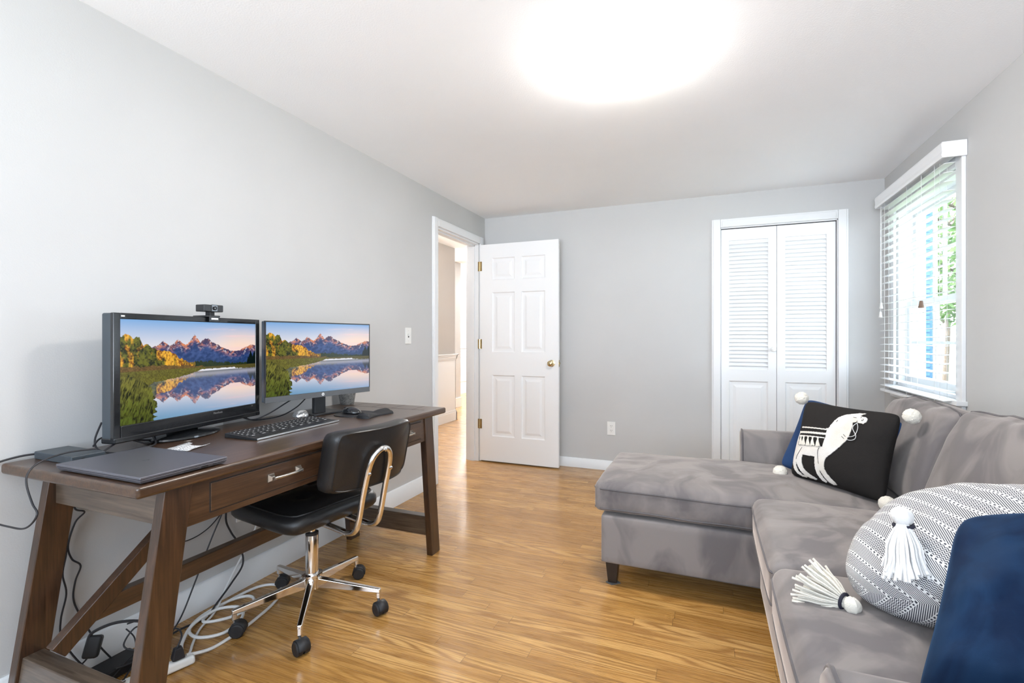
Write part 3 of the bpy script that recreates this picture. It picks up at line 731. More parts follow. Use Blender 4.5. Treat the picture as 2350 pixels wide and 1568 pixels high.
def screen_mesh():
    NX, NY = 420, 236
    img = landscape(NX, NY)
    gy, gz = np.meshgrid(np.linspace(0, 1, NX), np.linspace(1, 0, NY))
    me = bpy.data.meshes.new('display')
    co = np.stack([np.zeros(NX*NY), gy.ravel(), gz.ravel()], 1)
    i = np.arange((NX-1)*(NY-1)); r, c = i//(NX-1), i % (NX-1); a = r*NX+c
    faces = np.stack([a, a+NX, a+NX+1, a+1], 1)
    me.vertices.add(NX*NY); me.vertices.foreach_set('co', co.ravel().astype(np.float32))
    me.loops.add(faces.size); me.loops.foreach_set('vertex_index', faces.ravel().astype(np.int32))
    me.polygons.add(len(faces)); me.polygons.foreach_set('loop_start', (np.arange(len(faces))*4).astype(np.int32)); me.polygons.foreach_set('loop_total', np.full(len(faces), 4, np.int32))
    me.update(calc_edges=True)
    at = me.color_attributes.new('picture', 'FLOAT_COLOR', 'POINT')
    at.data.foreach_set('color', np.concatenate([img.reshape(-1, 3), np.ones((NX*NY, 1))], 1).ravel().astype(np.float32))
    return me
M['screen'] = mat('lit_display_picture', (.0, .0, .0), .25, spec=.25); t = NT(M['screen'])
va = t.new('ShaderNodeVertexColor', layer_name='picture'); t.l.new(va.outputs[0], t.b.inputs['Emission Color']); t.b.inputs['Emission Strength'].default_value = .46
SM = screen_mesh(); SM.materials.append(M['screen'])

def text_mesh(name, s, size, m, parent, loc, rot, spacing=1.0, ext=0.0002):
    cu = bpy.data.curves.new(name, 'FONT'); cu.body = s; cu.size = size; cu.align_x = 'CENTER'; cu.align_y = 'CENTER'; cu.extrude = ext; cu.space_character = spacing
    o = bpy.data.objects.new('tmp', cu); COL.objects.link(o); dg = bpy.context.evaluated_depsgraph_get(); dg.update()
    me = bpy.data.meshes.new_from_object(o.evaluated_get(dg)); bpy.data.objects.remove(o)
    me.transform(Matrix.LocRotScale(Vector(loc), rot, None))
    r = bpy.data.objects.new(name, me); COL.objects.link(r); me.materials.clear(); me.materials.append(m); r.parent = parent; ROOT[r.name] = ROOT[parent.name]
    return r
# monitor local frame: +y along the width, +x out of the screen, z up, origin on the desk under the screen centre
ROTS = Matrix(((0, 0, 1), (1, 0, 0), (0, 1, 0)))          # text x->+y, y->+z, z->+x
def monitor(name, label, p0, p1, z0, z1, kind):
    """p0,p1: screen corner positions (x,y) near and far ; z0,z1 picture bottom and top"""
    v = Vector((p1[0]-p0[0], p1[1]-p0[1])); wdt = v.length; ang = math.atan2(-v.x, v.y)
    cxy = ((p0[0]+p1[0])/2, (p0[1]+p1[1])/2)
    t_ = thing(name, label, 'monitor', (cxy[0], cxy[1], TZ), ang)
    R = ROOT[t_.name]
    def L(bm): bm.transform(R); return bm
    h = wdt/2; a, b = z0-TZ, z1-TZ
    if kind == 'big':
        sb, stp, bo = .023, .021, .045
        bm = bmesh.new()
        for bx_ in ((-.012, .004, -h-sb, -h, a-bo, b+stp), (-.012, .004, h, h+sb, a-bo, b+stp), (-.012, .004, -h, h, b, b+stp), (-.012, .006, -h, h, a-bo, a)): box(bm, *bx_)
        obj('bezel', L(bm), M['gloss'], t_, bevel=.003)
        bm = B((-.050, -.008, -h-sb+.001, h+sb-.001, a-bo+.002, b+stp-.001)); obj('housing', L(bm), M['sidegrey'], t_, bevel=.006, seg=3)
        bm = B((-.0519, .0075, -h-sb, h+sb, a-bo-.012, a-bo+.008)); obj('lower_lip', L(bm), M['gloss'], t_, bevel=.005)
        bm = bmesh.new(); lathe(bm, [(.126, 0), (.130, .004), (.128, .010), (.110, .014), (.06, .020), (.052, .021)], 48); bm.transform(Matrix.Diagonal((.72, 1.12, 1, 1))); bm.transform(Matrix.Translation((-.045, -.02, 0)))
        obj('stand_base', L(bm), M['gloss'], t_)
        bm = B((-.075, -.035, -.075, .04, .018, .10)); obj('stand_neck', L(bm), M['gloss'], t_, bevel=.008)
        text_mesh('brand_text', 'ViewSonic', .011, M['legendgrey'], t_, (.0063, .09, a-.012), ROTS)
        bm = B((.0041, .0045, -h+.001, -h+.013, b+.008, b+.013)); obj('badge', L(bm), M['legend'], t_, smooth=False)
    else:
        sb, stp, bo = .004, .006, .026
        bm = bmesh.new()
        for bx_ in ((-.008, .002, -h-sb, -h, a-bo, b+stp), (-.008, .002, h, h+sb, a-bo, b+stp), (-.008, .002, -h, h, b, b+stp)): box(bm, *bx_)
        obj('bezel', L(bm), M['blackplastic'], t_, smooth=False)
        obj('chin', L(B((-.010, .0025, -h-sb, h+sb, a-bo, a-.001))), M['greybezel'], t_, bevel=.001)
        obj('housing', L(B((-.030, -.006, -h-sb+.001, h+sb-.001, a-bo+.002, b+stp-.001))), M['sidegrey'], t_, bevel=.004)
        bm = B((-.19, -.030, -.025, .15, 0, .010)); obj('stand_base', L(bm), M['blackplastic'], t_, bevel=.003)
        obj('stand_neck', L(B((-.085, -.060, .0, .062, .009, .16))), M['blackplastic'], t_, bevel=.003)
        bm = bmesh.new(); lathe(bm, [(.0075, 0), (.0075, .0008)], 20, Matrix.Rotation(PI/2, 4, 'Y'), (.0025, 0.0, a-.013)); obj('badge', L(bm), M['legend'], t_, smooth=False)
        text_mesh('badge_letters', 'hp', .010, M['greybezel'], t_, (.0036, 0, a-.0125), ROTS)
    s = bpy.data.objects.new('display', SM); COL.objects.link(s); s.parent = t_; s.location = (.0005, -h, a); s.scale = (1, wdt, b-a); s['label'] = 'lit screen showing mountains mirrored in a lake'
    return t_
M['legendgrey'] = mat('dim_grey_print', (.22, .22, .22), .5)
monitor('monitor', 'larger glossy black monitor with webcam on top, nearer on the desk', (-1.808, 1.008), (-1.894, 1.600), .863, 1.219, 'big')
monitor('monitor', 'thinner grey-framed monitor on a slim stand, farther along the desk', (-1.785, 1.562), (-1.682, 2.127), .897, 1.226, 'slim')

# webcam
wc = thing('webcam', 'black clip-on webcam perched on top of the nearer monitor', 'webcam', (-1.868, 1.365, 1.240))
bm = B((-1.895, -1.845, 1.325, 1.408, 1.262, 1.290)); obj('body', bm, M['blackplastic'], wc, bevel=.003)
bm = B((-1.846, -1.842, 1.355, 1.382, 1.262, 1.291)); obj('lens_housing', bm, M['gloss'], wc, bevel=.002)
bm = bmesh.new(); lathe(bm, [(.008, 0), (.008, .003), (.006, .0035)], 20, Matrix.Rotation(PI/2, 4, 'Y'), (-1.842, 1.368, 1.276)); obj('lens', bm, M['gloss'], wc)
bm = B((-1.885, -1.855, 1.358, 1.378, 1.244, 1.264)); obj('neck', bm, M['rubber'], wc, bevel=.003)
bm = B((-1.925, -1.842, 1.335, 1.392, 1.2405, 1.247), (-1.846, -1.840, 1.345, 1.388, 1.222, 1.247)); obj('clip', bm, M['blackplastic'], wc, bevel=.002)
obj('name_plate', B((-1.8399, -1.8394, 1.352, 1.381, 1.230, 1.237)), M['legend'], wc, smooth=False)

# keyboard
ka = math.radians(1.5)
kb = thing('keyboard', 'slim black keyboard with silver front edge on the desk', 'keyboard', (-1.635, 1.535, TZ), ka)
KR = ROOT[kb.name]
def KL(bm): bm.transform(KR); return bm
kw, kd = .222, .082
bm = bmesh.new(); hexa(bm, [(-kd, -kw, 0), (kd, -kw, 0), (kd, kw, 0), (-kd, kw, 0), (-kd, -kw, .017), (kd, -kw, .007), (kd, kw, .007), (-kd, kw, .017)])
obj('case', KL(bm), M['blackplastic'], kb, bevel=.0015)
obj('front_edge', KL(B((kd-.001, kd+.003, -kw, kw, .0015, .0085))), M['silver'], kb, bevel=.001, label='silver front edge')
key_me = None
rows = [(-.068, .010, 20), (-.050, .016, 19), (-.030, .016, 19), (-.010, .016, 18), (.012, .016, 14), (.034, .018, 9)]
nk = 0
for x, dep, n in rows:
    pw = (2*kw-.012)/n
    zt_ = .017-(x+kd)/(2*kd)*.010
    for i in range(n):
        y = -kw+.006+pw*(i+.5)
        if key_me is None:
            bm = bmesh.new(); hexa(bm, [(-.5, -.5, 0), (.5, -.5, 0), (.5, .5, 0), (-.5, .5, 0), (-.46, -.46, 1), (.46, -.46, 1), (.46, .46, 1), (-.46, .46, 1)])
            for f in bm.faces: f.material_index = 0
            v = [bm.verts.new(p) for p in ((-.20, -.22, 1.04), (.12, -.22, 1.04), (.12, .10, 1.04), (-.20, .10, 1.04))]; bm.faces.new(v).material_index = 1
            bm.normal_update(); key_me = bpy.data.meshes.new('key'); bm.to_mesh(key_me); bm.free(); key_me.materials.append(M['keycap']) if 'keycap' in M else key_me.materials.append(M['rubber']); key_me.materials.append(M['legend'])
        o = bpy.data.objects.new('key', key_me); COL.objects.link(o); o.parent = kb; o.location = (x, y, zt_); o.rotation_euler = (0, math.atan(.010/(2*kd)), 0)
        o.scale = (dep*.9, pw*.88, .0025)

# laptop, closed
lp = thing('laptop', 'closed dark grey laptop at the near end of the desk', 'laptop', (-1.535, .925, TZ))
lx0, lx1, ly0, ly1 = -1.728, -1.352, .800, 1.045
bm = bmesh.new(); hexa(bm, [(lx0+.006, ly0+.006, TZ+.002), (lx1-.006, ly0+.006, TZ+.002), (lx1-.006, ly1-.004, TZ+.002), (lx0+.006, ly1-.004, TZ+.002), (lx0, ly0, TZ+.0125), (lx1, ly0, TZ+.0125), (lx1, ly1, TZ+.0125), (lx0, ly1, TZ+.0125)])
obj('base', bm, M['laptop'], lp, bevel=.002)
obj('lid', B((lx0, lx1, ly0, ly1, TZ+.0132, TZ+.0205)), M['laptop'], lp, bevel=.0022, seg=3)
obj('hinge', B((lx0+.03, lx1-.03, ly1-.003, ly1+.004, TZ+.005, TZ+.017)), M['ports'], lp, bevel=.002)
bm = B((lx1-.0045, lx1-.0022, .915, .955, TZ+.0065, TZ+.0075), (lx1-.0040, lx1-.0018, .965, .985, TZ+.0058, TZ+.0095), (lx1-.0040, lx1-.0016, 1.000, 1.012, TZ+.0065, TZ+.0092))
obj('ports', bm, M['ports'], lp, smooth=False)
bm = B(*[(lx0+xx-.01, lx0+xx+.01, yy-.01, yy+.01, TZ, TZ+.003) for xx in (.03, .34) for yy in (.83, 1.015)]); obj('rubber_feet', bm, M['rubber'], lp, smooth=False)
text_mesh('brand_text', 'hp', .018, M['sidegrey'], lp, (.0, .0, .0206), Matrix.Rotation(PI/2, 3, 'Z'), ext=.00005)

# dock / power brick on the desk
dc = obj('docking_station', B((-1.965, -1.765, .855, .945, TZ, TZ+.024)), M['sidegrey'], None, bevel=.003)
ROOT[dc.name] = ROOT[dc.name]
setp(dc, 'flat dark grey docking box behind the laptop', 'docking station')
obj('port_face', B((-1.7655, -1.7645, .880, .888, TZ+.008, TZ+.015)), M['ports'], dc, smooth=False)

# paper scrap
bm = bmesh.new(); n = 14; up = []; dn = []
P00, P10, P11, P01 = Vector((-1.70, 1.085, TZ+.001)), Vector((-1.615, 1.105, TZ)), Vector((-1.655, 1.21, TZ)), Vector((-1.745, 1.20, TZ))
for i in range(n+1):
    r = []
    for j in range(5):
        a = i/n; b_ = j/4; p = P00.lerp(P10, b_).lerp(P01.lerp(P11, b_), a)
        p = p+Vector((random.uniform(-.004, .004) if j in (0, 4) else 0, random.uniform(-.003, .003) if i in (0, n) else 0, .002+.010*math.sin(a*5)*math.sin(b_*3)**2+random.uniform(0, .002)))
        r.append(bm.verts.new(p))
    up.append(r)
for i in range(n):
    for j in range(4): bm.faces.new((up[i][j], up[i+1][j], up[i+1][j+1], up[i][j+1]))
o = obj('paper_scrap', bm, M['paper'], None); so = o.modifiers.new('thick', 'SOLIDIFY'); so.thickness = .0006
setp(o, 'crumpled printed paper scrap by the laptop on the desk', 'paper')

# crystal dome paperweight
bm = bmesh.new(); r = .037; lathe(bm, [(r*.94, 0), (r, .003)]+[(r*math.cos(a*PI/28), .003+r*.86*math.sin(a*PI/28)) for a in range(1, 14)]+[(.0004, .003+r*.86)], 36, None, (-1.828, 1.800, TZ))
o = obj('glass_paperweight', bm, M['crystal'], None); setp(o, 'shiny clear dome paperweight behind the keyboard', 'paperweight')

# mouse pad with wrist rest and mouse
def outline(cx, cy, rx, ry, n=48, e=2.0): return [(cx+rx*math.copysign(abs(math.cos(2*PI*k/n))**(2/e), math.cos(2*PI*k/n)), cy+ry*math.copysign(abs(math.sin(2*PI*k/n))**(2/e), math.sin(2*PI*k/n))) for k in range(n)]
mp = thing('mouse_pad', 'black mouse pad with raised gel wrist rest on the desk', 'mouse pad', (-1.63, 1.965, TZ))
bm = bmesh.new(); prism(bm, outline(-1.638, 1.965, .090, .098, e=2.6), 'z', TZ, TZ+.004); obj('pad', bm, M['felt2'] if 'felt2' in M else M['rubber'], mp)
bm = bmesh.new(); P = []
def fr_(p):
    x, y, z = p; yy = y*.105*(1-.10*x*x); xx = x*.038
    zz = .006+.020*max(0, (1-x*x))**.5*(1-.75*math.exp(-((y)/.45)**2))**1 if z > 0 else 0
    if z > -1 and z <= 0: zz = .003*(z+1)
    return (-1.53+xx+.015*y*y, 1.965+yy, TZ+zz*(1 if abs(y) < .9 else .6))
grid_box(bm, 12, 24, 2, fr_, .6); obj('wrist_rest', bm, M['rubber'], mp)
ms = thing('computer_mouse', 'black and dark blue computer mouse on the mouse pad', 'mouse', (-1.655, 1.955, TZ+.004))
bm = bmesh.new()
def fm(p):
    x, y, z = p; q = Vector((x, y, z)); q = q.normalized()*max(abs(x), abs(y), abs(z))
    zz = q.z*.026*(1-.25*q.x) if q.z > 0 else q.z*.006
    return (-1.650+q.x*.054, 1.955+q.y*.032*(1-.08*q.x), TZ+.0102+zz)
grid_box(bm, 14, 12, 8, fm, .3); obj('shell', bm, M['gloss'], ms)
bm = bmesh.new(); tube(bm, [(-1.69, 1.951, TZ+.029), (-1.69, 1.959, TZ+.029)], .006, 12); obj('scroll_wheel', bm, M['rubber'], ms)

# stone pot behind the monitor
pt_ = thing('plant_pot', 'small mottled grey stone pot behind the farther monitor', 'pot', (-1.93, 2.245, TZ))
bm = bmesh.new(); lathe(bm, [(.036, 0), (.038, .002), (.052, .085), (.052, .092), (.047, .092), (.040, .03), (.001, .028)], 32, None, (-1.93, 2.245, TZ)); obj('body', bm, M['pot'], pt_)
o = obj('small_box', B((-1.99, -1.965, 1.37, 1.50, TZ, TZ+.030)), M['plastic_w'], None, bevel=.003); setp(o, 'small white box against the wall behind the nearer monitor stand', 'box')

# ------------------------------------------------------------------ CHAIR
CH = Vector((-1.560, 1.598, 0)); ya = math.radians(8)
f = Vector((-math.cos(ya), math.sin(ya), 0)); s_ = Vector((math.sin(ya), math.cos(ya), 0)); uz = Vector((0, 0, 1))
ch = thing('office_chair', 'black leather swivel chair with chrome base at the desk', 'chair', tuple(CH))
def CP(a, b, z): return CH+f*a+s_*b+uz*z            # a forward, b to the far side
# seat: chamfered-corner shape, curved front
def seatf(p):
    x, y, z = p
    a = x*.235; b = y*.235
    # superellipse rounding of plan
    r = (abs(x)**5+abs(y)**5)**.2; m_ = max(abs(x), abs(y))
    if r > 1e-6: a *= m_/r*1.0; b *= m_/r
    edge = 1-max(abs(x), abs(y))
    zz = .462+z*.036
    if abs(z) < 1: pass
    k = 1.0-.10*abs(z)**3
    a *= k; b *= k
    if z > .99:
        zz += .012*(1-x**4)*(1-y**4)
        for bx2 in (-.33, .33):
            for by2 in (-.33, .33): zz -= .014*math.exp(-((x-bx2)**2+(y-by2)**2)/.02)
    zz += -.010*y*y-.014*max(0, x)**3+.006*x
    return CP(a+.035, b, zz)
bm = bmesh.new(); grid_box(bm, 28, 28, 6, seatf, .5); st = obj('seat', bm, M['leather'], ch, angle=60)
def ring(fn, n=120, zz=.97):
    out = []
    for k in range(n):
        a = 2*PI*k/n; cx_, sy_ = math.cos(a), math.sin(a); m_ = max(abs(cx_), abs(sy_)); out.append(fn((cx_/m_, sy_/m_, zz)))
    return out
bm = bmesh.new(); tube(bm, ring(seatf, 120, .985), .0042, 6, closed=True); obj('piping', bm, M['leather'], st)
for bx2 in (-.33, .33):
    for by2 in (-.33, .33):
        bm = bmesh.new(); lathe(bm, [(.009, 0), (.008, .003), (.001, .005)], 12, None, tuple(Vector(seatf((bx2, by2, 1)))-Vector((0, 0, .001)))); obj('button', bm, M['leather'], st)
# backrest: curved rounded panel
BZ0, BZ1 = .575, .815
def backf(p):
    x, y, z = p           # x thickness, y width, z height
    r = (abs(y)**9+abs(z)**9)**(1/9); m_ = max(abs(y), abs(z)); k = m_/r if r > 1e-6 else 1
    k *= (1-.06*abs(x)**3)
    b = y*.202*k+.030; h = z*k
    zz = (BZ0+BZ1)/2+h*(BZ1-BZ0)/2
    th = .042+(.012*(1-y**4)*(1-z**4) if x > 0 else .004*(1-y**4)*(1-z**4))
    a = -.338+x*th+.045*y*y-(zz-.7)*.22
    return CP(a, b, zz)
bm = bmesh.new(); grid_box(bm, 4, 26, 16, backf, .5); bk = obj('backrest', bm, M['leather'], ch, angle=60)
pts = []
for k in range(120):
    a = 2*PI*k/120; c_, q_ = math.cos(a), math.sin(a); m_ = max(abs(c_), abs(q_)); pts.append(Vector(backf((-.96, c_/m_*.985, q_/m_*.985))))
bm = bmesh.new(); tube(bm, pts, .0042, 6, closed=True); obj('piping', bm, M['leather'], bk)
# U-shaped chrome back support (two uprights joined by an arch, running under the seat)
aB = -.375+.030-.062
path = [CP(.10, -.055, .418), CP(-.12, -.055, .412), CP(-.24, -.055, .404)]
arc = [CP(-.285, -.056, .402), CP(-.320, -.056, .416), CP(-.340, -.056, .455), CP(-.362, -.056, .55), CP(-.388, -.054, .65), CP(-.402, -.045, .70), CP(-.411, -.024, .727), CP(-.413, 0, .735)]
full = path+arc; mir = [CH+f*(p-CH).dot(f)-s_*(p-CH).dot(s_)+uz*p.z for p in reversed(full[:-1])]
bm = bmesh.new(); tube(bm, full+mir, .0115, 12, smooth=5); obj('back_frame', bm, M['chrome'], ch, label='chrome tube bent into a U')
for a_, b_, z_ in ((-.4015, -.056, .645), (-.4015, .056, .645), (-.428, 0, .730)):
    bm = bmesh.new(); q = CP(a_+.004, b_, z_); lathe(bm, [(.007, 0), (.007, .003), (.004, .005)], 12, Vector((-f.x, -f.y, 0)).to_track_quat('Z', 'Y').to_matrix().to_4x4(), tuple(q-f*.0)); obj('bolt', bm, M['chrome'], ch)
obj('seat_plate', (lambda bm: (hexa(bm, [CP(-.13, -.10, .408), CP(.12, -.10, .408), CP(.12, .10, .408), CP(-.13, .10, .408), CP(-.13, -.10, .428), CP(.12, -.10, .428), CP(.12, .10, .428), CP(-.13, .10, .428)]), bm)[1])(bmesh.new()), M['blackplastic'], ch, bevel=.004)
bm = bmesh.new(); lathe(bm, [(.014, .29), (.014, .412)], 20, None, tuple(CH)); obj('gas_lift', bm, M['chrome'], ch)
bm = bmesh.new(); lathe(bm, [(.026, .15), (.026, .325), (.025, .328)], 28, None, tuple(CH)); col_ = obj('column', bm, M['chrome'], ch)
bm = bmesh.new(); lathe(bm, [(.0265, .322), (.0265, .332), (.018, .334), (.0275, .150), (.0275, .158)][:3], 28, None, tuple(CH)); obj('collar', bm, M['rubber'], col_)
bm = bmesh.new(); lathe(bm, [(.032, .095), (.036, .10), (.037, .145), (.042, .150), (.042, .158), (.030, .160)], 28, None, tuple(CH)); obj('hub', bm, M['chrome'], ch)
for k, ang in enumerate((163, 92, 17, -54, -119)):
    a = math.radians(ang); d = Vector((math.cos(a), math.sin(a), 0)); n = Vector((-d.y, d.x, 0)); R_ = .300
    bm = bmesh.new(); o0 = CH+d*.030; o1 = CH+d*R_
    hexa(bm, [o0-n*.015+uz*.100, o1-n*.011+uz*.086, o1+n*.011+uz*.086, o0+n*.015+uz*.100, o0-n*.013+uz*.142, o1-n*.009+uz*.104, o1+n*.009+uz*.104, o0+n*.013+uz*.142])
    hexa(bm, [o1-d*.018-n*.009+uz*.062, o1-n*.009+uz*.062, o1+n*.009+uz*.062, o1-d*.018+n*.009+uz*.062, o1-d*.018-n*.009+uz*.10, o1-n*.009+uz*.10, o1+n*.009+uz*.10, o1-d*.018+n*.009+uz*.10])
    lg = obj('base_leg', bm, M['chrome'], ch, bevel=.005, seg=3)
    c0 = o1-d*.009; sw = Vector((math.cos(a+.7), math.sin(a+.7), 0)) if k != 3 else Vector((.3, -.95, 0)).normalized()
    ax = Vector((0.55, -.83, 0)).normalized() if k in (0, 1, 4) else Vector((-.35, -.93, 0)).normalized()
    tr_ = Vector((-ax.y, ax.x, 0)); wc_ = c0+tr_*.014+uz*.027
    mt = ax.to_track_quat('Z', 'Y').to_matrix().to_4x4()
    bm = bmesh.new(); lathe(bm, [(.022, -.026), (.0265, -.022), (.0265, -.004), (.020, -.003), (.020, .003), (.0265, .004), (.0265, .022), (.022, .026)], 28, mt, tuple(wc_))
    cs = obj('caster', bm, M['rubber'], ch)
    bm = bmesh.new(); lathe(bm, [(.006, .045), (.006, .066)], 10, None, tuple(c0)); obj('caster_stem', bm, M['chrome'], cs)
    bm = bmesh.new()
    seg_ = 14; h0 = []
    for w2 in (-.020, .020):
        for i_ in range(seg_+1):
            an = PI*(-.05+1.1*i_/seg_); h0.append(wc_+ax*w2+tr_*(.0295*math.cos(an))+uz*(.0295*math.sin(an)))
    V_ = [bm.verts.new(p) for p in h0]
    for i_ in range(seg_): bm.faces.new((V_[i_], V_[i_+1], V_[seg_+2+i_], V_[seg_+1+i_]))
    o = obj('caster_hood', bm, M['rubber'], cs); so = o.modifiers.new('thick', 'SOLIDIFY'); so.thickness = .003
# ------------------------------------------------------------------ SOFA
def wrinkle(p, amp, sc, seed=0.0):
    q = Vector((p[0]*sc+seed, p[1]*sc-seed, p[2]*sc+seed*.5)); return (mnoise.fractal(q, 1.0, 2.0, 3))*amp
def cushion_fn(c, half, r, crown=.02, bot=.0, wr=.003, seed=1.0, side=.0):
    hx, hy, hz = half; C_ = Vector(c)
    def fn(p):
        x, y, z = p
        P = Vector((x*hx, y*hy, z*hz)); I = Vector((max(-hx+r, min(hx-r, P.x)), max(-hy+r, min(hy-r, P.y)), max(-hz+r, min(hz-r, P.z))))
        d = P-I
        if d.length > 1e-9: P = I+d.normalized()*r*min(1, max(abs(d.x), abs(d.y), abs(d.z))/r)
        k = (1-x**4)*(1-y**4)
        if z > 0: P.z += crown*(1-x*x)**.7*(1-y*y)**.7*z if abs(x) < 1 and abs(y) < 1 else 0
        elif z < 0: P.z -= bot*(1-x*x)*(1-y*y)*(-z)
        P.x += side*x*(1-y*y)*(1-z*z); P.y += side*y*(1-x*x)*(1-z*z)
        P = P+Vector((0, 0, 1))*wrinkle(P, wr, 5, seed)
        return C_+P
    return fn
def rrect(n=12, rc=.08):
    """closed unit rectangle outline with slightly rounded corners, in [-1,1]"""
    out = []
    for cx_, cy_, a0 in ((1-rc, 1-rc, 0), (-1+rc, 1-rc, 90), (-1+rc, -1+rc, 180), (1-rc, -1+rc, 270)):
        for k in range(5): a = math.radians(a0+k*22.5); out.append((cx_+rc*math.cos(a), cy_+rc*math.sin(a)))
        nx_ = {0: (-1, 0), 90: (0, -1), 180: (1, 0), 270: (0, 1)}[a0]
        L_ = 2-2*rc; lx, ly = out[-1]
        for k in range(1, n): out.append((lx+nx_[0]*L_*k/n, ly+nx_[1]*L_*k/n))
    return out
def cushion(name, parent, fn, n=(30, 30, 8), m=None, pipes=(.55, -.75), M4=None, piper=.0045, off=1.0):
    T = M4 or Matrix.Identity(4)
    bm = bmesh.new(); grid_box(bm, *n, lambda p: T @ fn(p), .55)
    o = obj(name, bm, m or M['velvet'], parent, angle=80)
    for zz in pipes:
        bm = bmesh.new(); tube(bm, [T @ fn((x*off, y*off, zz)) for x, y in rrect()], piper, 7, closed=True)
        obj('piping', bm, M['velvetpipe'], o)
    return o
sf = thing('sectional_sofa', 'grey velvet sectional sofa with chaise along the right wall', 'sofa', (.45, 1.9, 0))
SX, SBK = .205, 1.12
AY0, AY1, AY2, AY3 = .83, .972, 2.935, 3.05
# base
def softbox(x0, x1, y0, y1, z0, z1, r=.012, n=(10, 10, 6)):
    return cushion_fn(((x0+x1)/2, (y0+y1)/2, (z0+z1)/2), ((x1-x0)/2, (y1-y0)/2, (z1-z0)/2), r, 0, 0, 0)
bm = bmesh.new(); grid_box(bm, 16, 20, 8, softbox(SX, SBK, AY1-.01, 2.272, .105, .335), .85); obj('seat_base', bm, M['velvet'], sf, angle=80)
bm = bmesh.new(); grid_box(bm, 20, 16, 8, softbox(-.462, SBK, 2.265, AY2+.005, .105, .330), .85); obj('chaise_base', bm, M['velvet'], sf, angle=80)
bm = bmesh.new(); tube(bm, [(-.455, AY2-.01, .112), (-.458, 2.272, .112), (.22, 2.268, .112)], .0035, 6); obj('base_piping', bm, M['velvetpipe'], sf)
# seat cushions
cushion('seat_cushion', sf, cushion_fn((.475, 1.292, .408), (.300, .325, .080), .035, .030, 0, .004, 1.0, .006), (30, 30, 8))
cushion('seat_cushion', sf, cushion_fn((.475, 1.943, .410), (.300, .322, .080), .035, .030, 0, .004, 3.3, .006), (30, 30, 8))
cushion('chaise_cushion', sf, cushion_fn((.145, 2.602, .408), (.640, .334, .072), .030, .032, 0, .006, 6.1, .006), (44, 28, 8))
# back cushions: built lying (x width->y), thickness z ; then stood up and leaned
def backcushion(y0, y1, seed, zc=.70, lean=20, x=.885):
    hw, hh, ht = (y1-y0)/2, .208, .098
    def fn(p):
        x_, y_, z_ = p     # x_: width, y_: height, z_: thickness (front +)
        q = cushion_fn((0, 0, 0), (hw, hh, ht), .045, .028, .01, .0, seed, .010)((x_, y_, z_))
        w_ = wrinkle((q.x, q.y*1.0, q.z*.4), .008, 5, seed)
        w_ += .007*math.sin((q.x*1.1+q.y*1.5)*22+seed+2*math.sin(q.x*9))*max(0, y_)**2*(.4+.6*abs(x_))
        q.z += w_*(1 if z_ > 0 else .3); q.y += w_*.5*max(0, y_)-.018*(x_*x_)*max(0, y_)
        return q
    # local x -> +y world ; local y -> up ; local z -> -x (front)
    T = Matrix(((0, 0, -1, 0), (1, 0, 0, 0), (0, 1, 0, 0), (0, 0, 0, 1)))
    Rl = Matrix.Rotation(math.radians(lean), 4, 'Y')
    T4 = Matrix.Translation((x, (y0+y1)/2, zc)) @ Rl @ T
    return cushion('back_cushion', sf, fn, (34, 28, 10), pipes=(.72, -.72), M4=T4)
backcushion(.965, 1.612, 2.0, .688); backcushion(1.618, 2.262, 5.0, .688); backcushion(2.268, 2.925, 9.0, .668, 20, .878)
# back frame
bm = bmesh.new(); grid_box(bm, 8, 24, 12, softbox(1.01, SBK+.01, AY0+.02, AY3-.01, .105, .80, .03), .85); obj('back_frame', bm, M['velvet'], sf, angle=80)
# arms (slightly flared, rounded top, front panel with piping)
def arm(y0, y1, flare):
    def prof(k):      # outline in (y,z) around the arm section
        pass
    n = 16; bm = bmesh.new(); x0, x1 = .172, SBK
    ym = (y0+y1)/2; hw = (y1-y0)/2
    sec = [(-hw, .105), (-hw, .30), (-hw-.0*flare, .48)]
    sec += [(-hw+ (hw*.8)*(1-math.cos(a)), .590+.050*math.sin(a)) for a in [PI/2*i/6 for i in range(1, 7)]]
    sec += [(hw*.2+hw*.8*math.sin(a), .590+.050*math.cos(a)) for a in [PI/2*i/6 for i in range(1, 7)]]
    sec += [(hw, .48), (hw, .30), (hw, .105)]
    def fl(p): return (ym+p[0]+flare*max(0, p[1]-.25)**2*.28, p[1])
    sec = [fl(p) for p in sec]
    xs = [x0-.0, x0+.006, x0+.02, x0+.3, x0+.6, x1]; shr = [.93, .985, 1, 1, 1, 1]
    rings = []
    for x, k in zip(xs, shr):
        rings.append([bm.verts.new((x+.0, ym+(y-ym)*k, .105+(z-.105)*(1-(1-k)*.35)+.004*math.sin((x-x0)*3))) for y, z in sec])
    for A_, B_ in zip(rings, rings[1:]):
        for i in range(len(sec)-1): bm.faces.new((A_[i], B_[i], B_[i+1], A_[i+1]))
        bm.faces.new((A_[-1], B_[-1], B_[0], A_[0]))
    bm.faces.new(rings[0][::-1]); bm.faces.new(rings[-1])
    o = obj('arm', bm, M['velvet'], sf, angle=50)
    bm = bmesh.new(); tube(bm, [(x0+.010, y, z) for y, z in sec], .0045, 7); obj('piping', bm, M['velvetpipe'], o)
arm(AY0, AY1, -1); arm(AY2, AY3, 1)
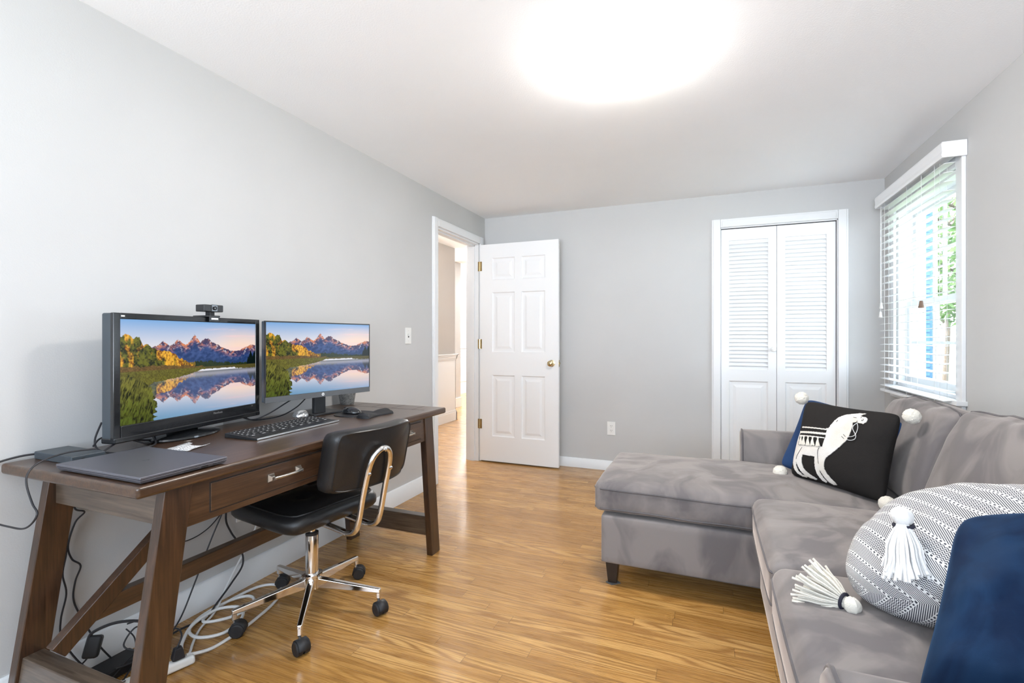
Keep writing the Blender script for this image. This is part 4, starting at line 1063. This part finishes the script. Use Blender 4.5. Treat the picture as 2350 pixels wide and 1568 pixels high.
# legs
def tleg(x, y):
    bm = bmesh.new(); a, b = .030, .020
    hexa(bm, [(x-b, y-b, .004), (x+b, y-b, .004), (x+b, y+b, .004), (x-b, y+b, .004), (x-a, y-a, .108), (x+a, y-a, .108), (x+a, y+a, .108), (x-a, y+a, .108)])
    obj('leg', bm, M['darkleg'], sf, bevel=.002)
for q in ((-.415, 2.315), (-.415, 2.885), (.25, .87), (1.06, .87), (1.06, 2.99), (.25, 2.99)): tleg(*q)
o = obj('furniture_pad', (lambda bm: (hexa(bm, [(-.446, 2.298, 0), (-.415, 2.278, 0), (-.378, 2.31, 0), (-.412, 2.345, 0), (-.446, 2.298, .004), (-.415, 2.278, .004), (-.378, 2.31, .004), (-.412, 2.345, .004)]), bm)[1])(bmesh.new()), M['felt'], None, smooth=False)
setp(o, 'dark grey felt slider under the chaise front leg', 'furniture pad')

# ------------------------------------------------------------------ THROW PILLOWS
def pillow_fn(O, e1, e2, thick, bulge=-.035, pinch=.55, wr=.006, seed=0., sag=0.):
    """O centre; e1,e2 half-axes (right, up); thick half-thickness"""
    O, e1, e2 = Vector(O), Vector(e1), Vector(e2); n = e1.cross(e2).normalized()
    def fn(u, v, s):
        kc = 1-.075*abs(u)**7*abs(v)**7; uu = u*(1+bulge*(1-v*v)*2)*kc; vv = v*(1+bulge*(1-u*u)*2)*kc
        t_ = thick*((max(0, 1-abs(u)**2.6))*(max(0, 1-abs(v)**2.6)))**pinch
        P = O+e1*uu+e2*vv
        w_ = wrinkle((u*.5+7*s, v*.5, seed), wr, 3.0, seed)
        return P+n*s*(t_+w_*min(1, (1-max(abs(u), abs(v)))*6))
    return fn, n
def pillow_mesh(fn, N=44):
    bm = bmesh.new(); uvl = bm.loops.layers.uv.new('UVMap')
    def ax(i): t_ = i/N*2-1; return .45*t_+.55*math.sin(t_*PI/2)
    F = {}
    def cum(g):
        c = [0.0]
        for i in range(N): c.append(c[-1]+(Vector(g(ax(i+1)))-Vector(g(ax(i)))).length)
        return [(q-c[-1]/2)/.5+.5 for q in c]
    CU, CV = cum(lambda a: fn(a, 0, 1)), cum(lambda a: fn(0, a, 1))      # arc-length coordinates, so the weave keeps its scale
    def V(i, j, s):
        e = i in (0, N) or j in (0, N); k = (i, j, 0 if e else s)
        if k not in F: F[k] = bm.verts.new(fn(ax(i), ax(j), s))
        return F[k]
    for s in (1, -1):
        for i in range(N):
            for j in range(N):
                q = [(i, j), (i+1, j), (i+1, j+1), (i, j+1)]
                if s < 0: q = q[::-1]
                fc = bm.faces.new([V(a, b, s) for a, b in q])
                for lp, (a, b) in zip(fc.loops, q): lp[uvl].uv = (CU[a], CV[b])
    return bm
def pompom(parent, c, r, m):
    bm = bmesh.new(); bmesh.ops.create_icosphere(bm, subdivisions=4, radius=r)
    for v in bm.verts:
        d = v.co.normalized(); v.co = Vector(c)+v.co*(1+.10*mnoise.noise(d*9+Vector(c)*5)+.05*mnoise.noise(d*30))
    return obj('pompom', bm, m, parent)
# llama pillow
BLp, BRp, TLp, TRp = Vector((.358, 2.612, .500)), Vector((.655, 2.330, .502)), Vector((.440, 2.690, .868)), Vector((.735, 2.405, .845))
Oc = (BLp+BRp+TLp+TRp)/4; e1 = (BRp+TRp-BLp-TLp)/4; e2 = (TLp+TRp-BLp-BRp)/4
lf, ln = pillow_fn(Oc, e1, e2, .068, -.03, .5, .006, 4.2)
if ln.y > 0: s0 = -1
else: s0 = 1
lpw = thing('throw_pillow', 'black square pillow with a cream llama and four pompoms on the chaise', 'pillow', tuple(BLp.lerp(BRp, .5)))
obj('cover', pillow_mesh(lf, 48), M['blackcotton'], lpw)
for c in (BLp-e1*.17+Vector((-.01,-.01,.016)), BRp+e1*.02+Vector((-.005,-.025,.006)), TLp-e1*.10-e2*.02, TRp+e1*.14-e2*.0): pompom(lpw, c, .030, M['yarn'])
# applique drawn in unit pillow coordinates; source points are in a 1838x1568 sketch space with these pillow corners
SK = [(140, 1140), (1365, 1440), (1560, 270), (395, 155)]      # BL, BR, TR, TL
def homog(src, dst):
    A_ = []; b_ = []
    for (x, y), (u, v) in zip(src, dst):
        A_.append([x, y, 1, 0, 0, 0, -u*x, -u*y]); b_.append(u); A_.append([0, 0, 0, x, y, 1, -v*x, -v*y]); b_.append(v)
    h = np.linalg.solve(np.array(A_, float), np.array(b_, float)); return np.append(h, 1).reshape(3, 3)
HM = homog(SK, [(-1, -1), (1, -1), (1, 1), (-1, 1)])
def sk(p): q = HM @ np.array([p[0], p[1], 1]); return (q[0]/q[2], q[1]/q[2])
def inpoly(px_, py_, poly):
    c = False; n_ = len(poly); j = n_-1
    for i in range(n_):
        xi, yi = poly[i]; xj, yj = poly[j]
        if (yi > py_) != (yj > py_) and px_ < (xj-xi)*(py_-yi)/(yj-yi)+xi: c = not c
        j = i
    return c
def applique(name, polys, m, h, parent, N=190, holes=(), jag=.0):
    polys = [[sk(p) for p in q] for q in polys]; holes = [[sk(p) for p in q] for q in holes]
    bm = bmesh.new(); vs = {}
    def V(i, j):
        if (i, j) not in vs:
            u, v = i/N*2-1, j/N*2-1
            vs[(i, j)] = (bm.verts.new(Vector(lf(u, v, s0))+ln*s0*h), bm.verts.new(Vector(lf(u, v, s0))+ln*s0*.0002))
        return vs[(i, j)]
    xs = [p[0] for q in polys for p in q]; ys = [p[1] for q in polys for p in q]; cells = set()
    for i in range(max(0, int((min(xs)+1)/2*N)-1), min(N, int((max(xs)+1)/2*N)+2)):
        for j in range(max(0, int((min(ys)+1)/2*N)-1), min(N, int((max(ys)+1)/2*N)+2)):
            u, v = (i+.5)/N*2-1, (j+.5)/N*2-1
            u += jag*(random.random()-.5); v += jag*(random.random()-.5)
            if any(inpoly(u, v, q) for q in polys) and not any(inpoly(u, v, q) for q in holes): cells.add((i, j))
    for i, j in cells:
        q = [V(i, j), V(i+1, j), V(i+1, j+1), V(i, j+1)]; bm.faces.new([a[0] for a in q])
        for (di, dj), (a, b_) in (((0, -1), (0, 1)), ((1, 0), (1, 2)), ((0, 1), (2, 3)), ((-1, 0), (3, 0))):
            if (i+di, j+dj) not in cells: bm.faces.new((q[a][0], q[b_][0], q[b_][1], q[a][1]))
    return obj(name, bm, m, parent)
body = [(300, 650), (330, 600), (360, 560), (700, 520), (770, 520), (800, 470), (840, 410), (880, 365), (950, 325), (1010, 310), (1060, 300), (1100, 292), (1190, 290), (1165, 310), (1130, 330), (1160, 340), (1205, 345), (1232, 370), (1225, 415), (1195, 440), (1150, 430), (1110, 415), (1065, 430), (1075, 480), (1060, 540), (1045, 600), (1010, 670), (950, 730), (880, 800), (800, 870), (740, 910), (715, 950), (700, 1000), (690, 1060), (710, 1120), (745, 1180), (790, 1235), (795, 1262), (750, 1265), (700, 1235), (660, 1170), (635, 1100), (628, 1070), (622, 1110), (640, 1170), (675, 1225), (650, 1240), (610, 1215), (575, 1130), (570, 1040), (580, 960), (585, 905), (500, 895), (410, 875), (392, 930), (390, 990), (405, 1060), (440, 1110), (500, 1160), (550, 1200), (520, 1208), (450, 1185), (390, 1150), (350, 1090), (315, 1010), (300, 965), (298, 1020), (315, 1090), (360, 1140), (420, 1165), (410, 1178), (350, 1168), (290, 1125), (255, 1060), (235, 980), (238, 880), (255, 800), (265, 740), (280, 690)]
ll = applique('llama_patch', [body], M['clotha'], .0035, lpw, 200, jag=.006)
sd = applique('saddle_blanket', [[(375, 540), (400, 505), (740, 520), (752, 560), (735, 640), (700, 770), (330, 745), (345, 620)]], M['blackcotton'], .0045, lpw, 200)
applique('blanket_stripe', [[(352, 565), (748, 585), (744, 612), (350, 590)], [(352, 615), (728, 645), (724, 658), (350, 630)], [(385, 505), (748, 530), (746, 545), (380, 522)]], M['clotha'], .0062, sd, 260)
def skp(p, h): u, v = sk(p); return Vector(lf(u, v, s0))+ln*s0*h
for k, x in enumerate((385, 435, 505, 575, 650)):
    bm = bmesh.new(); y = 640+k*6
    for q in range(9):
        dx = (q-4)*7; tube(bm, [skp((x, y), .008), skp((x+dx*.5, y+50), .010), skp((x+dx*1.0, y+105+random.uniform(-8, 8)), .008)], .0018, 5, smooth=2)
    for q in (0,): 
        sp = bmesh.ops.create_icosphere(bm, subdivisions=2, radius=.0042)
        for v in sp['verts']: v.co = v.co+skp((x, y), .008)
    obj('small_tassel', bm, M['yarn'], sd)
bm = bmesh.new()
for path_ in ([(1125, 430), (1090, 470), (1085, 510), (1105, 550), (1130, 600), (1115, 645), (1060, 665), (1005, 655)], [(1125, 430), (1145, 480), (1143, 530), (1120, 590), (1080, 615), (1020, 622)]):
    tube(bm, [skp(p, .0045) for p in path_], .0013, 6, smooth=4)
obj('bridle_cord', bm, M['yarnw'], lpw)
bm = bmesh.new()
for path_ in ([(405, 780), (350, 850), (315, 900), (305, 935)], [(662, 785), (640, 830), (630, 900), (630, 1000)], [(880, 402), (865, 428)], [(970, 590), (1000, 622)], [(948, 618), (982, 648)], [(1060, 352), (1100, 358)], [(1120, 400), (1118, 420)], [(1160, 348), (1150, 360)], [(1180, 370), (1190, 385), (1178, 400), (1170, 385)]):
    tube(bm, [skp(p, .0042) for p in path_], .0011, 5, smooth=3)
obj('stitched_lines', bm, M['thread'], lpw)
# blue velvet pillow behind it, in the arm corner
b0, b1, b2, b3 = Vector((.312, 2.725, .490)), Vector((.690, 2.50, .49)), Vector((.478, 2.830, .890)), Vector((.80, 2.62, .755))
fn_, n_ = pillow_fn((b0+b1+b2+b3)/4, (b1+b3-b0-b2)/4, (b2+b3-b0-b1)/4, .055, -.025, .5, .004, 8)
o = obj('throw_pillow', pillow_mesh(fn_, 36), M['navy2'], None); setp(o, 'blue velvet pillow tucked behind the llama pillow', 'pillow')
# woven striped pillow with tassels
A0 = Vector((.305, 1.400, .535)); E1 = Vector((.34, -.29, .125)); E2 = Vector((.235, .335, .10))
fn_, n_ = pillow_fn(A0+E1*.5+E2*.5+Vector((0, 0, .015)), E1*.5, E2*.5, .125, .045, .42, .010, 12)
wp = thing('floor_cushion', 'black and white woven striped pillow with chunky yarn tassels on the near seat', 'pillow', tuple(A0))
obj('cover', pillow_mesh(fn_, 56), M['woven'], wp)
def tassel(c, d, L_, spread, parent, m=M['yarnw'], n=100, head=.021, rest=None, seed=1):
    """head ball at c, strands fall along d and fan out"""
    rr = random.Random(seed); c, d = Vector(c), Vector(d).normalized(); a = d.orthogonal().normalized(); b = d.cross(a)
    bm = bmesh.new(); bmesh.ops.create_uvsphere(bm, u_segments=20, v_segments=14, radius=head)
    for v in bm.verts:
        q = v.co.normalized(); v.co = c+v.co*(1+.05*math.sin(math.atan2(q.y, q.x)*14))*Vector((1, 1, 1)).length/1.732
    hd = obj('tassel', bm, m, parent, label='cream yarn tassel')
    nk_ = c+d*head*.95
    bm = bmesh.new(); tube(bm, [nk_+a*math.cos(t2)*.0175+b*math.sin(t2)*.0175 for t2 in [2*PI*k/18 for k in range(18)]], .0040, 8, closed=True); obj('band', bm, M['band'], hd)
    bm = bmesh.new()
    for k in range(n):
        th = rr.uniform(0, 2*PI); q = math.sqrt(rr.uniform(.02, 1)); off = (a*math.cos(th)+b*math.sin(th))*q
        l_ = L_*rr.uniform(.86, 1.05)
        p0 = nk_+off*.009-d*.006; p1 = nk_+off*(.012+spread*.40)+d*l_*.35; p2 = nk_+off*(spread*.75)+d*l_*.68; p3 = nk_+off*spread+d*l_+(a*rr.uniform(-1, 1)+b*rr.uniform(-1, 1))*.005
        P_ = [p0, p1, p2, p3]
        if rest: P_ = [rest(p) for p in P_]
        tube(bm, P_, .0026, 6, smooth=3, rfun=lambda t2: .75+.45*t2)
    obj('fringe', bm, m, hd)
tassel((.405, 1.335, .755), (.13, -.05, -1), .085, .045, wp, seed=4, rest=lambda p: p+Vector((-.02, -.045, 0))*max(0, (.755-p.z)/.085))
def rest_seat(p): return Vector((p.x, p.y, max(p.z, .497+abs(p.y-1.41)*.05)))
tassel((.318, 1.365, .522), (-.74, .66, .05), .088, .070, wp, M['yarn'], 110, .019, rest_seat, seed=9)
# navy pillow in front
n0, n1, n2, n3 = Vector((.340, 1.075, .500)), Vector((.775, 1.05, .50)), Vector((.497, 1.335, .708)), Vector((.93, 1.27, .885))
fn_, n_ = pillow_fn((n0+n1+n2+n3)/4+Vector((0, 0, .02)), (n1+n3-n0-n2)/4, (n2+n3-n0-n1)/4, .080, -.018, .42, .024, 15)
o = obj('throw_pillow', pillow_mesh(fn_, 48), M['navy'], None); setp(o, 'large navy velvet pillow leaning by the near sofa arm', 'pillow')

# ------------------------------------------------------------------ CABLES
def cable(name, label, pts, r=.0028, m=None, group=None, closed=False, sm=7, cat='cable'):
    bm = bmesh.new(); tube(bm, pts, r, 8, smooth=sm, closed=closed)
    o = obj(name, bm, m or M['cableb'], None); setp(o, label, cat, group); return o
DZt = TZ+.003
cable('cable', 'thin black cord looping off the near end of the desk down the leg', [(-1.79, .93, DZt+.028), (-1.80, .86, DZt+.030), (-1.80, .80, DZt+.018), (-1.785, .765, .775), (-1.765, .752, .745), (-1.72, .745, .70), (-1.69, .742, .68), (-1.70, .738, .655), (-1.74, .735, .632), (-1.80, .73, .630), (-1.88, .725, .634), (-1.95, .71, .655), (-1.985, .64, .66), (-1.99, .50, .64)], .0026)
cable('cable', 'black power cord running from the docking box to the wall', [(-1.966, .90, TZ+.012), (-1.975, .88, TZ+.012), (-1.985, .83, TZ+.012), (-1.985, .775, TZ+.004), (-1.985, .74, .765), (-1.99, .70, .72), (-1.993, .62, .66), (-1.993, .45, .60)], .0032)
for lab, pts in (
    ('black cable bundle from docking box to behind the nearer monitor', [(-1.80, .95, TZ+.012), (-1.82, 1.0, TZ+.03), (-1.85, 1.05, TZ+.035), (-1.87, 1.10, TZ+.02), (-1.88, 1.17, TZ+.006), (-1.93, 1.22, TZ+.004), (-1.965, 1.26, TZ+.02), (-1.955, 1.34, TZ+.08)]),
    ('black cable lying looped in front of the nearer monitor base', [(-1.77, .935, TZ+.012), (-1.79, .99, TZ+.004), (-1.80, 1.05, TZ+.004), (-1.80, 1.11, TZ+.006), (-1.86, 1.15, TZ+.02), (-1.95, 1.17, TZ+.08)]),
    ('dark cord curling down at the left edge of the nearer monitor', [(-1.93, 1.02, TZ+.09), (-1.90, .985, TZ+.04), (-1.86, .975, TZ+.012), (-1.80, .99, TZ+.003), (-1.75, 1.04, TZ+.003)]),
    ('thin black cord draped over the docking box', [(-1.86, .96, TZ+.027), (-1.88, .99, TZ+.045), (-1.87, 1.03, TZ+.05), (-1.83, 1.06, TZ+.03), (-1.84, 1.12, TZ+.006), (-1.90, 1.17, TZ+.02), (-1.96, 1.2, TZ+.09)]),
    ('black cable sagging on the desk between the two monitors', [(-1.94, 1.55, TZ+.06), (-1.93, 1.60, TZ+.012), (-1.90, 1.66, TZ+.006), (-1.89, 1.75, TZ+.012), (-1.885, 1.83, TZ+.04), (-1.88, 1.88, TZ+.075)]),
    ('upper black cable joining the backs of both monitors', [(-1.93, 1.52, TZ+.05), (-1.90, 1.585, TZ+.015), (-1.86, 1.64, TZ+.035), (-1.82, 1.72, TZ+.085), (-1.80, 1.80, TZ+.12)]),
): cable('cable', lab, pts, .0030)
WXc = XL+.012
cable('cable', 'thin black cord dropping down the wall just right of the near back leg', [(WXc, .97, .72), (WXc, .970, .62), (WXc, .975, .575), (WXc+.012, .995, .560), (WXc, .975, .53), (WXc, .955, .46), (WXc, .965, .41), (WXc+.01, .985, .38), (WXc, .975, .33), (WXc, .97, .27), (WXc+.005, .99, .20), (-1.95, 1.02, .10), (-1.93, 1.06, .02)], .0028)
cable('cable', 'thin black cord beside the near back leg, lower on the wall', [(WXc, .93, .70), (WXc, .94, .50), (WXc, .950, .44), (WXc, .940, .37), (WXc, .950, .30), (WXc, .935, .22), (WXc, .94, .15), (-1.96, .98, .05), (-1.93, 1.02, .012)], .0028)
cable('cable', 'straight black cable slanting behind the desk stretcher', [(-1.86, 1.52, .66), (WXc+.05, 1.50, .45), (WXc+.03, 1.44, .30), (WXc+.04, 1.36, .15), (-1.94, 1.30, .05), (-1.90, 1.22, .012)], .003)
cable('cable', 'wavy black cable hanging beside the wall outlet', [(-1.90, 1.56, .66), (WXc+.02, 1.535, .45), (WXc+.02, 1.515, .36), (WXc+.02, 1.54, .29), (WXc+.03, 1.575, .22), (WXc+.05, 1.575, .14), (WXc+.05, 1.52, .08), (-1.925, 1.44, .035), (-1.915, 1.38, .006), (-1.93, 1.28, .006), (-1.92, 1.18, .006)], .004)
cable('cable', 'thin black cord crossing the wall just right of the near front leg', [(-1.90, 1.60, .60), (WXc, 1.55, .42), (WXc, 1.50, .375), (WXc, 1.44, .335), (WXc, 1.36, .32), (WXc, 1.25, .34)], .0022)
cable('cable', 'white cord curving from the wall plug down to the floor', [(XL+.045, 1.62, .375), (XL+.06, 1.65, .34), (XL+.045, 1.655, .27), (XL+.03, 1.62, .19), (XL+.03, 1.565, .12), (XL+.05, 1.50, .06), (-1.91, 1.42, .012), (-1.86, 1.32, .006), (-1.80, 1.25, .006), (-1.75, 1.20, .006), (-1.73, 1.15, .006)], .0045, M['cablew'])
loop = [(-1.715, 1.165, .030), (-1.70, 1.25, .008), (-1.70, 1.36, .007), (-1.715, 1.46, .007), (-1.745, 1.57, .007), (-1.80, 1.66, .007), (-1.87, 1.685, .007), (-1.925, 1.64, .007), (-1.94, 1.53, .007), (-1.93, 1.43, .008), (-1.90, 1.36, .010), (-1.86, 1.36, .012), (-1.81, 1.42, .012), (-1.80, 1.49, .014), (-1.835, 1.545, .016), (-1.89, 1.555, .014), (-1.93, 1.50, .012), (-1.93, 1.38, .012), (-1.88, 1.29, .014), (-1.80, 1.27, .014), (-1.74, 1.33, .012), (-1.755, 1.42, .018), (-1.83, 1.47, .02), (-1.90, 1.42, .022), (-1.89, 1.31, .02), (-1.83, 1.23, .012), (-1.79, 1.20, .008)]
cable('extension_cord', 'thick white extension cord coiled on the floor under the desk', loop, .0060, M['cablew'])
# power strip
ps = thing('power_strip', 'white power strip on the floor behind the near desk leg', 'power strip', (-1.735, 1.06, 0))
ax_ = Vector((-1.70, 1.185, 0)); bx_ = Vector((-1.79, .93, 0)); dd = (bx_-ax_).normalized(); nn = Vector((-dd.y, dd.x, 0))
bm = bmesh.new(); L2 = (bx_-ax_).length
hexa(bm, [ax_-nn*.022+uz*.002, bx_-nn*.026+uz*.002, bx_+nn*.026+uz*.002, ax_+nn*.022+uz*.002, ax_-nn*.014+uz*.030, bx_-nn*.020+uz*.038, bx_+nn*.020+uz*.038, ax_+nn*.014+uz*.030]); obj('body', bm, M['plastic_w'], ps, bevel=.010, seg=4)
for k in range(3):
    c = ax_+dd*(.09+k*.055)
    bm = bmesh.new()
    for q in (-.006, .006): hexa(bm, [c+dd*-.004+nn*(q-.001)+uz*.0355, c+dd*.004+nn*(q-.001)+uz*.0365, c+dd*.004+nn*(q+.001)+uz*.0365, c+dd*-.004+nn*(q+.001)+uz*.0355, c+dd*-.004+nn*(q-.001)+uz*.0385, c+dd*.004+nn*(q-.001)+uz*.039, c+dd*.004+nn*(q+.001)+uz*.039, c+dd*-.004+nn*(q+.001)+uz*.0385])
    obj('socket_slots', bm, M['slot'], ps, smooth=False)
c = ax_+dd*.05
bm = bmesh.new(); hexa(bm, [c-nn*.016-dd*.02+uz*.036, c-nn*.016+dd*.02+uz*.036, c+nn*.016+dd*.02+uz*.036, c+nn*.016-dd*.02+uz*.036, c-nn*.010-dd*.012+uz*.075, c-nn*.010+dd*.012+uz*.075, c+nn*.010+dd*.012+uz*.075, c+nn*.010-dd*.012+uz*.075])
o = obj('power_plug', bm, M['cableb'], None, bevel=.004); setp(o, 'black plug standing in the white power strip', 'plug')
# adapters in the corner
o = obj('power_adapter', B((-1.945, -1.855, .985, 1.115, .001, .036)), M['rubber'], None, bevel=.006); setp(o, 'black power brick on the floor behind the near desk legs', 'power adapter')
bm = bmesh.new(); c = Vector((-1.94, 1.00, .105)); d = Vector((.15, -.35, -.9)).normalized(); a = d.orthogonal().normalized(); b_ = d.cross(a)
hexa(bm, [c+a*-.022+b_*-.016-d*.034, c+a*.022+b_*-.016-d*.034, c+a*.022+b_*.016-d*.034, c+a*-.022+b_*.016-d*.034, c+a*-.022+b_*-.016+d*.034, c+a*.022+b_*-.016+d*.034, c+a*.022+b_*.016+d*.034, c+a*-.022+b_*.016+d*.034])
o = obj('power_adapter', bm, M['rubber'], None, bevel=.008); setp(o, 'black adapter hanging among cords under the diagonal brace', 'power adapter')
for lab, pts, r in (
    ('thick black cord arching from hanging adapter toward the desk leg', [(-1.943, .985, .118), (-1.945, 1.0, .15), (-1.91, 1.05, .165), (-1.86, 1.10, .155), (-1.83, 1.12, .13), (-1.80, 1.135, .11), (-1.77, 1.13, .08), (-1.745, 1.115, .06)], .0048),
    ('looped black cord on top of the cord pile', [(-1.93, 1.10, .13), (-1.88, 1.13, .14), (-1.84, 1.12, .11), (-1.85, 1.08, .07), (-1.88, 1.06, .09), (-1.88, 1.10, .13), (-1.85, 1.13, .10), (-1.84, 1.08, .04), (-1.85, 1.02, .04)], .0028),
    ('black cord trailing from the pile across the baseboard', [(-1.945, 1.02, .10), (-1.965, .98, .05), (-1.97, .93, .03), (-1.96, .86, .012), (-1.93, .82, .008)], .0028),
    ('thin grey-black cord falling onto the floor brick', [(-1.92, 1.09, .12), (-1.89, 1.10, .09), (-1.87, 1.09, .05), (-1.86, 1.06, .040), (-1.84, 1.00, .02), (-1.83, .96, .006)], .0022),
    ('black cord looped round the plug in the power strip', [(-1.718, 1.135, .072), (-1.73, 1.16, .10), (-1.77, 1.17, .11), (-1.81, 1.16, .09), (-1.83, 1.11, .05), (-1.82, 1.05, .03), (-1.80, 1.0, .012), (-1.83, .95, .008)], .0030),
    ('tangled black cord just above the floor beside the power strip', [(-1.86, 1.14, .10), (-1.83, 1.16, .09), (-1.80, 1.155, .085), (-1.81, 1.12, .07), (-1.85, 1.11, .08), (-1.85, 1.15, .06), (-1.81, 1.17, .04), (-1.80, 1.15, .02), (-1.82, 1.09, .008)], .0038),
): cable('cable', lab, pts, r)

# ------------------------------------------------------------------ OUTSIDE THE RIGHT WINDOW
light('sun', 'SUN', (-5, 8, 12), (math.radians(48), 0, math.radians(-62)), energy=5, color=(1, .97, .9))
GZ = -.45
M['grass'] = mat('lawn', (.10, .17, .05), .9); t = NT(M['grass']); t.base(t.ramp(t.noise(t.coord(), 3, 4), [(.35, (.10, .16, .05)), (.65, (.20, .27, .10))]))
struct('ground_outside', B((XR+.2, 30, -6, 40, GZ-.1, GZ)), M['grass'], smooth=False)
M['siding'] = mat('white_siding', (.80, .81, .82), .6)
M['shutter'] = mat('blue_shutter_paint', (.025, .085, .17), .5)
hb = thing('house_wing', 'white clapboard house wing with blue shutters seen through the window', 'building', (2.6, 8.4, GZ))
bm = bmesh.new(); box(bm, 1.5, 2.92, 8.4, 12, GZ, 4.6)
for k in range(32): z = GZ+k*.15; prism(bm, [(8.4, z), (8.382, z), (8.392, z+.15), (8.4, z+.15)], 'x', 1.5, 2.92)
obj('siding', bm, M['siding'], hb, smooth=False)
obj('corner_board', B((2.885, 2.935, 8.36, 8.42, GZ, 4.6)), M['trim'], hb, smooth=False)
for x0 in (2.66,):
    bm = B((x0, x0+.21, 8.34, 8.379, .35, 2.95))
    for k in range(42): z = .40+k*.06; prism(bm, [(8.335, z), (8.329, z+.004), (8.339, z+.05)], 'x', x0+.03, x0+.18)
    obj('shutter', bm, M['shutter'], hb, smooth=False)
M['bark'] = mat('tree_bark', (.12, .09, .07), .9)
M['leaf'] = mat('green_leaf', (.12, .22, .06), .6); t = NT(M['leaf']); t.base(t.ramp(t.noise(t.coord(), 4, 2), [(.3, (.06, .13, .03)), (.7, (.22, .33, .10))]))
def tree(name, label, x, y, h, r, n, seed, cat='tree'):
    rr = random.Random(seed); t_ = thing(name, label, cat, (x, y, GZ), 0, None)
    bm = bmesh.new(); tube(bm, [(x, y, GZ-.02), (x+.1, y, GZ+h*.4), (x-.05, y+.1, GZ+h*.8)], h*.008+.012, 8, smooth=3, rfun=lambda q: 1-.7*q)
    for k in range(9):
        z = GZ+h*rr.uniform(.3, .75); a = rr.uniform(0, 6.28); tube(bm, [(x, y, z), (x+math.cos(a)*r*.5, y+math.sin(a)*r*.5, z+r*.35), (x+math.cos(a)*r*.9, y+math.sin(a)*r*.9, z+r*.5)], .03, 6, smooth=2, rfun=lambda q: 1-.7*q)
    obj('trunk', bm, M['bark'], t_)
    bm = bmesh.new()
    for k in range(n):
        d = Vector((rr.gauss(0, 1), rr.gauss(0, 1), rr.gauss(0, 1))).normalized()*r*rr.uniform(.35, 1)**.5
        c = Vector((x, y, GZ+h*.68))+Vector((d.x, d.y, d.z*h*.34/r)); s = rr.uniform(.05, .11)
        a = Vector((rr.uniform(-1, 1), rr.uniform(-1, 1), rr.uniform(-1, 1))).normalized()*s; b = a.orthogonal().normalized()*s*.55
        bm.faces.new([bm.verts.new(p) for p in (c-a, c+b+a*.1, c+a, c-b+a*.1)])
    obj('foliage', bm, M['leaf'], t_, smooth=False)
tree('tree', 'leafy green tree outside just past the house wing', 4.35, 10.7, 4.9, 1.25, 2600, 3)
tree('tree', 'taller green tree farther off in the yard outside', 5.2, 14.5, 6.5, 2.2, 3600, 5)
tree('shrub', 'low green shrub outside below the window', 3.9, 7.6, 1.25, .55, 1500, 8, 'shrub')
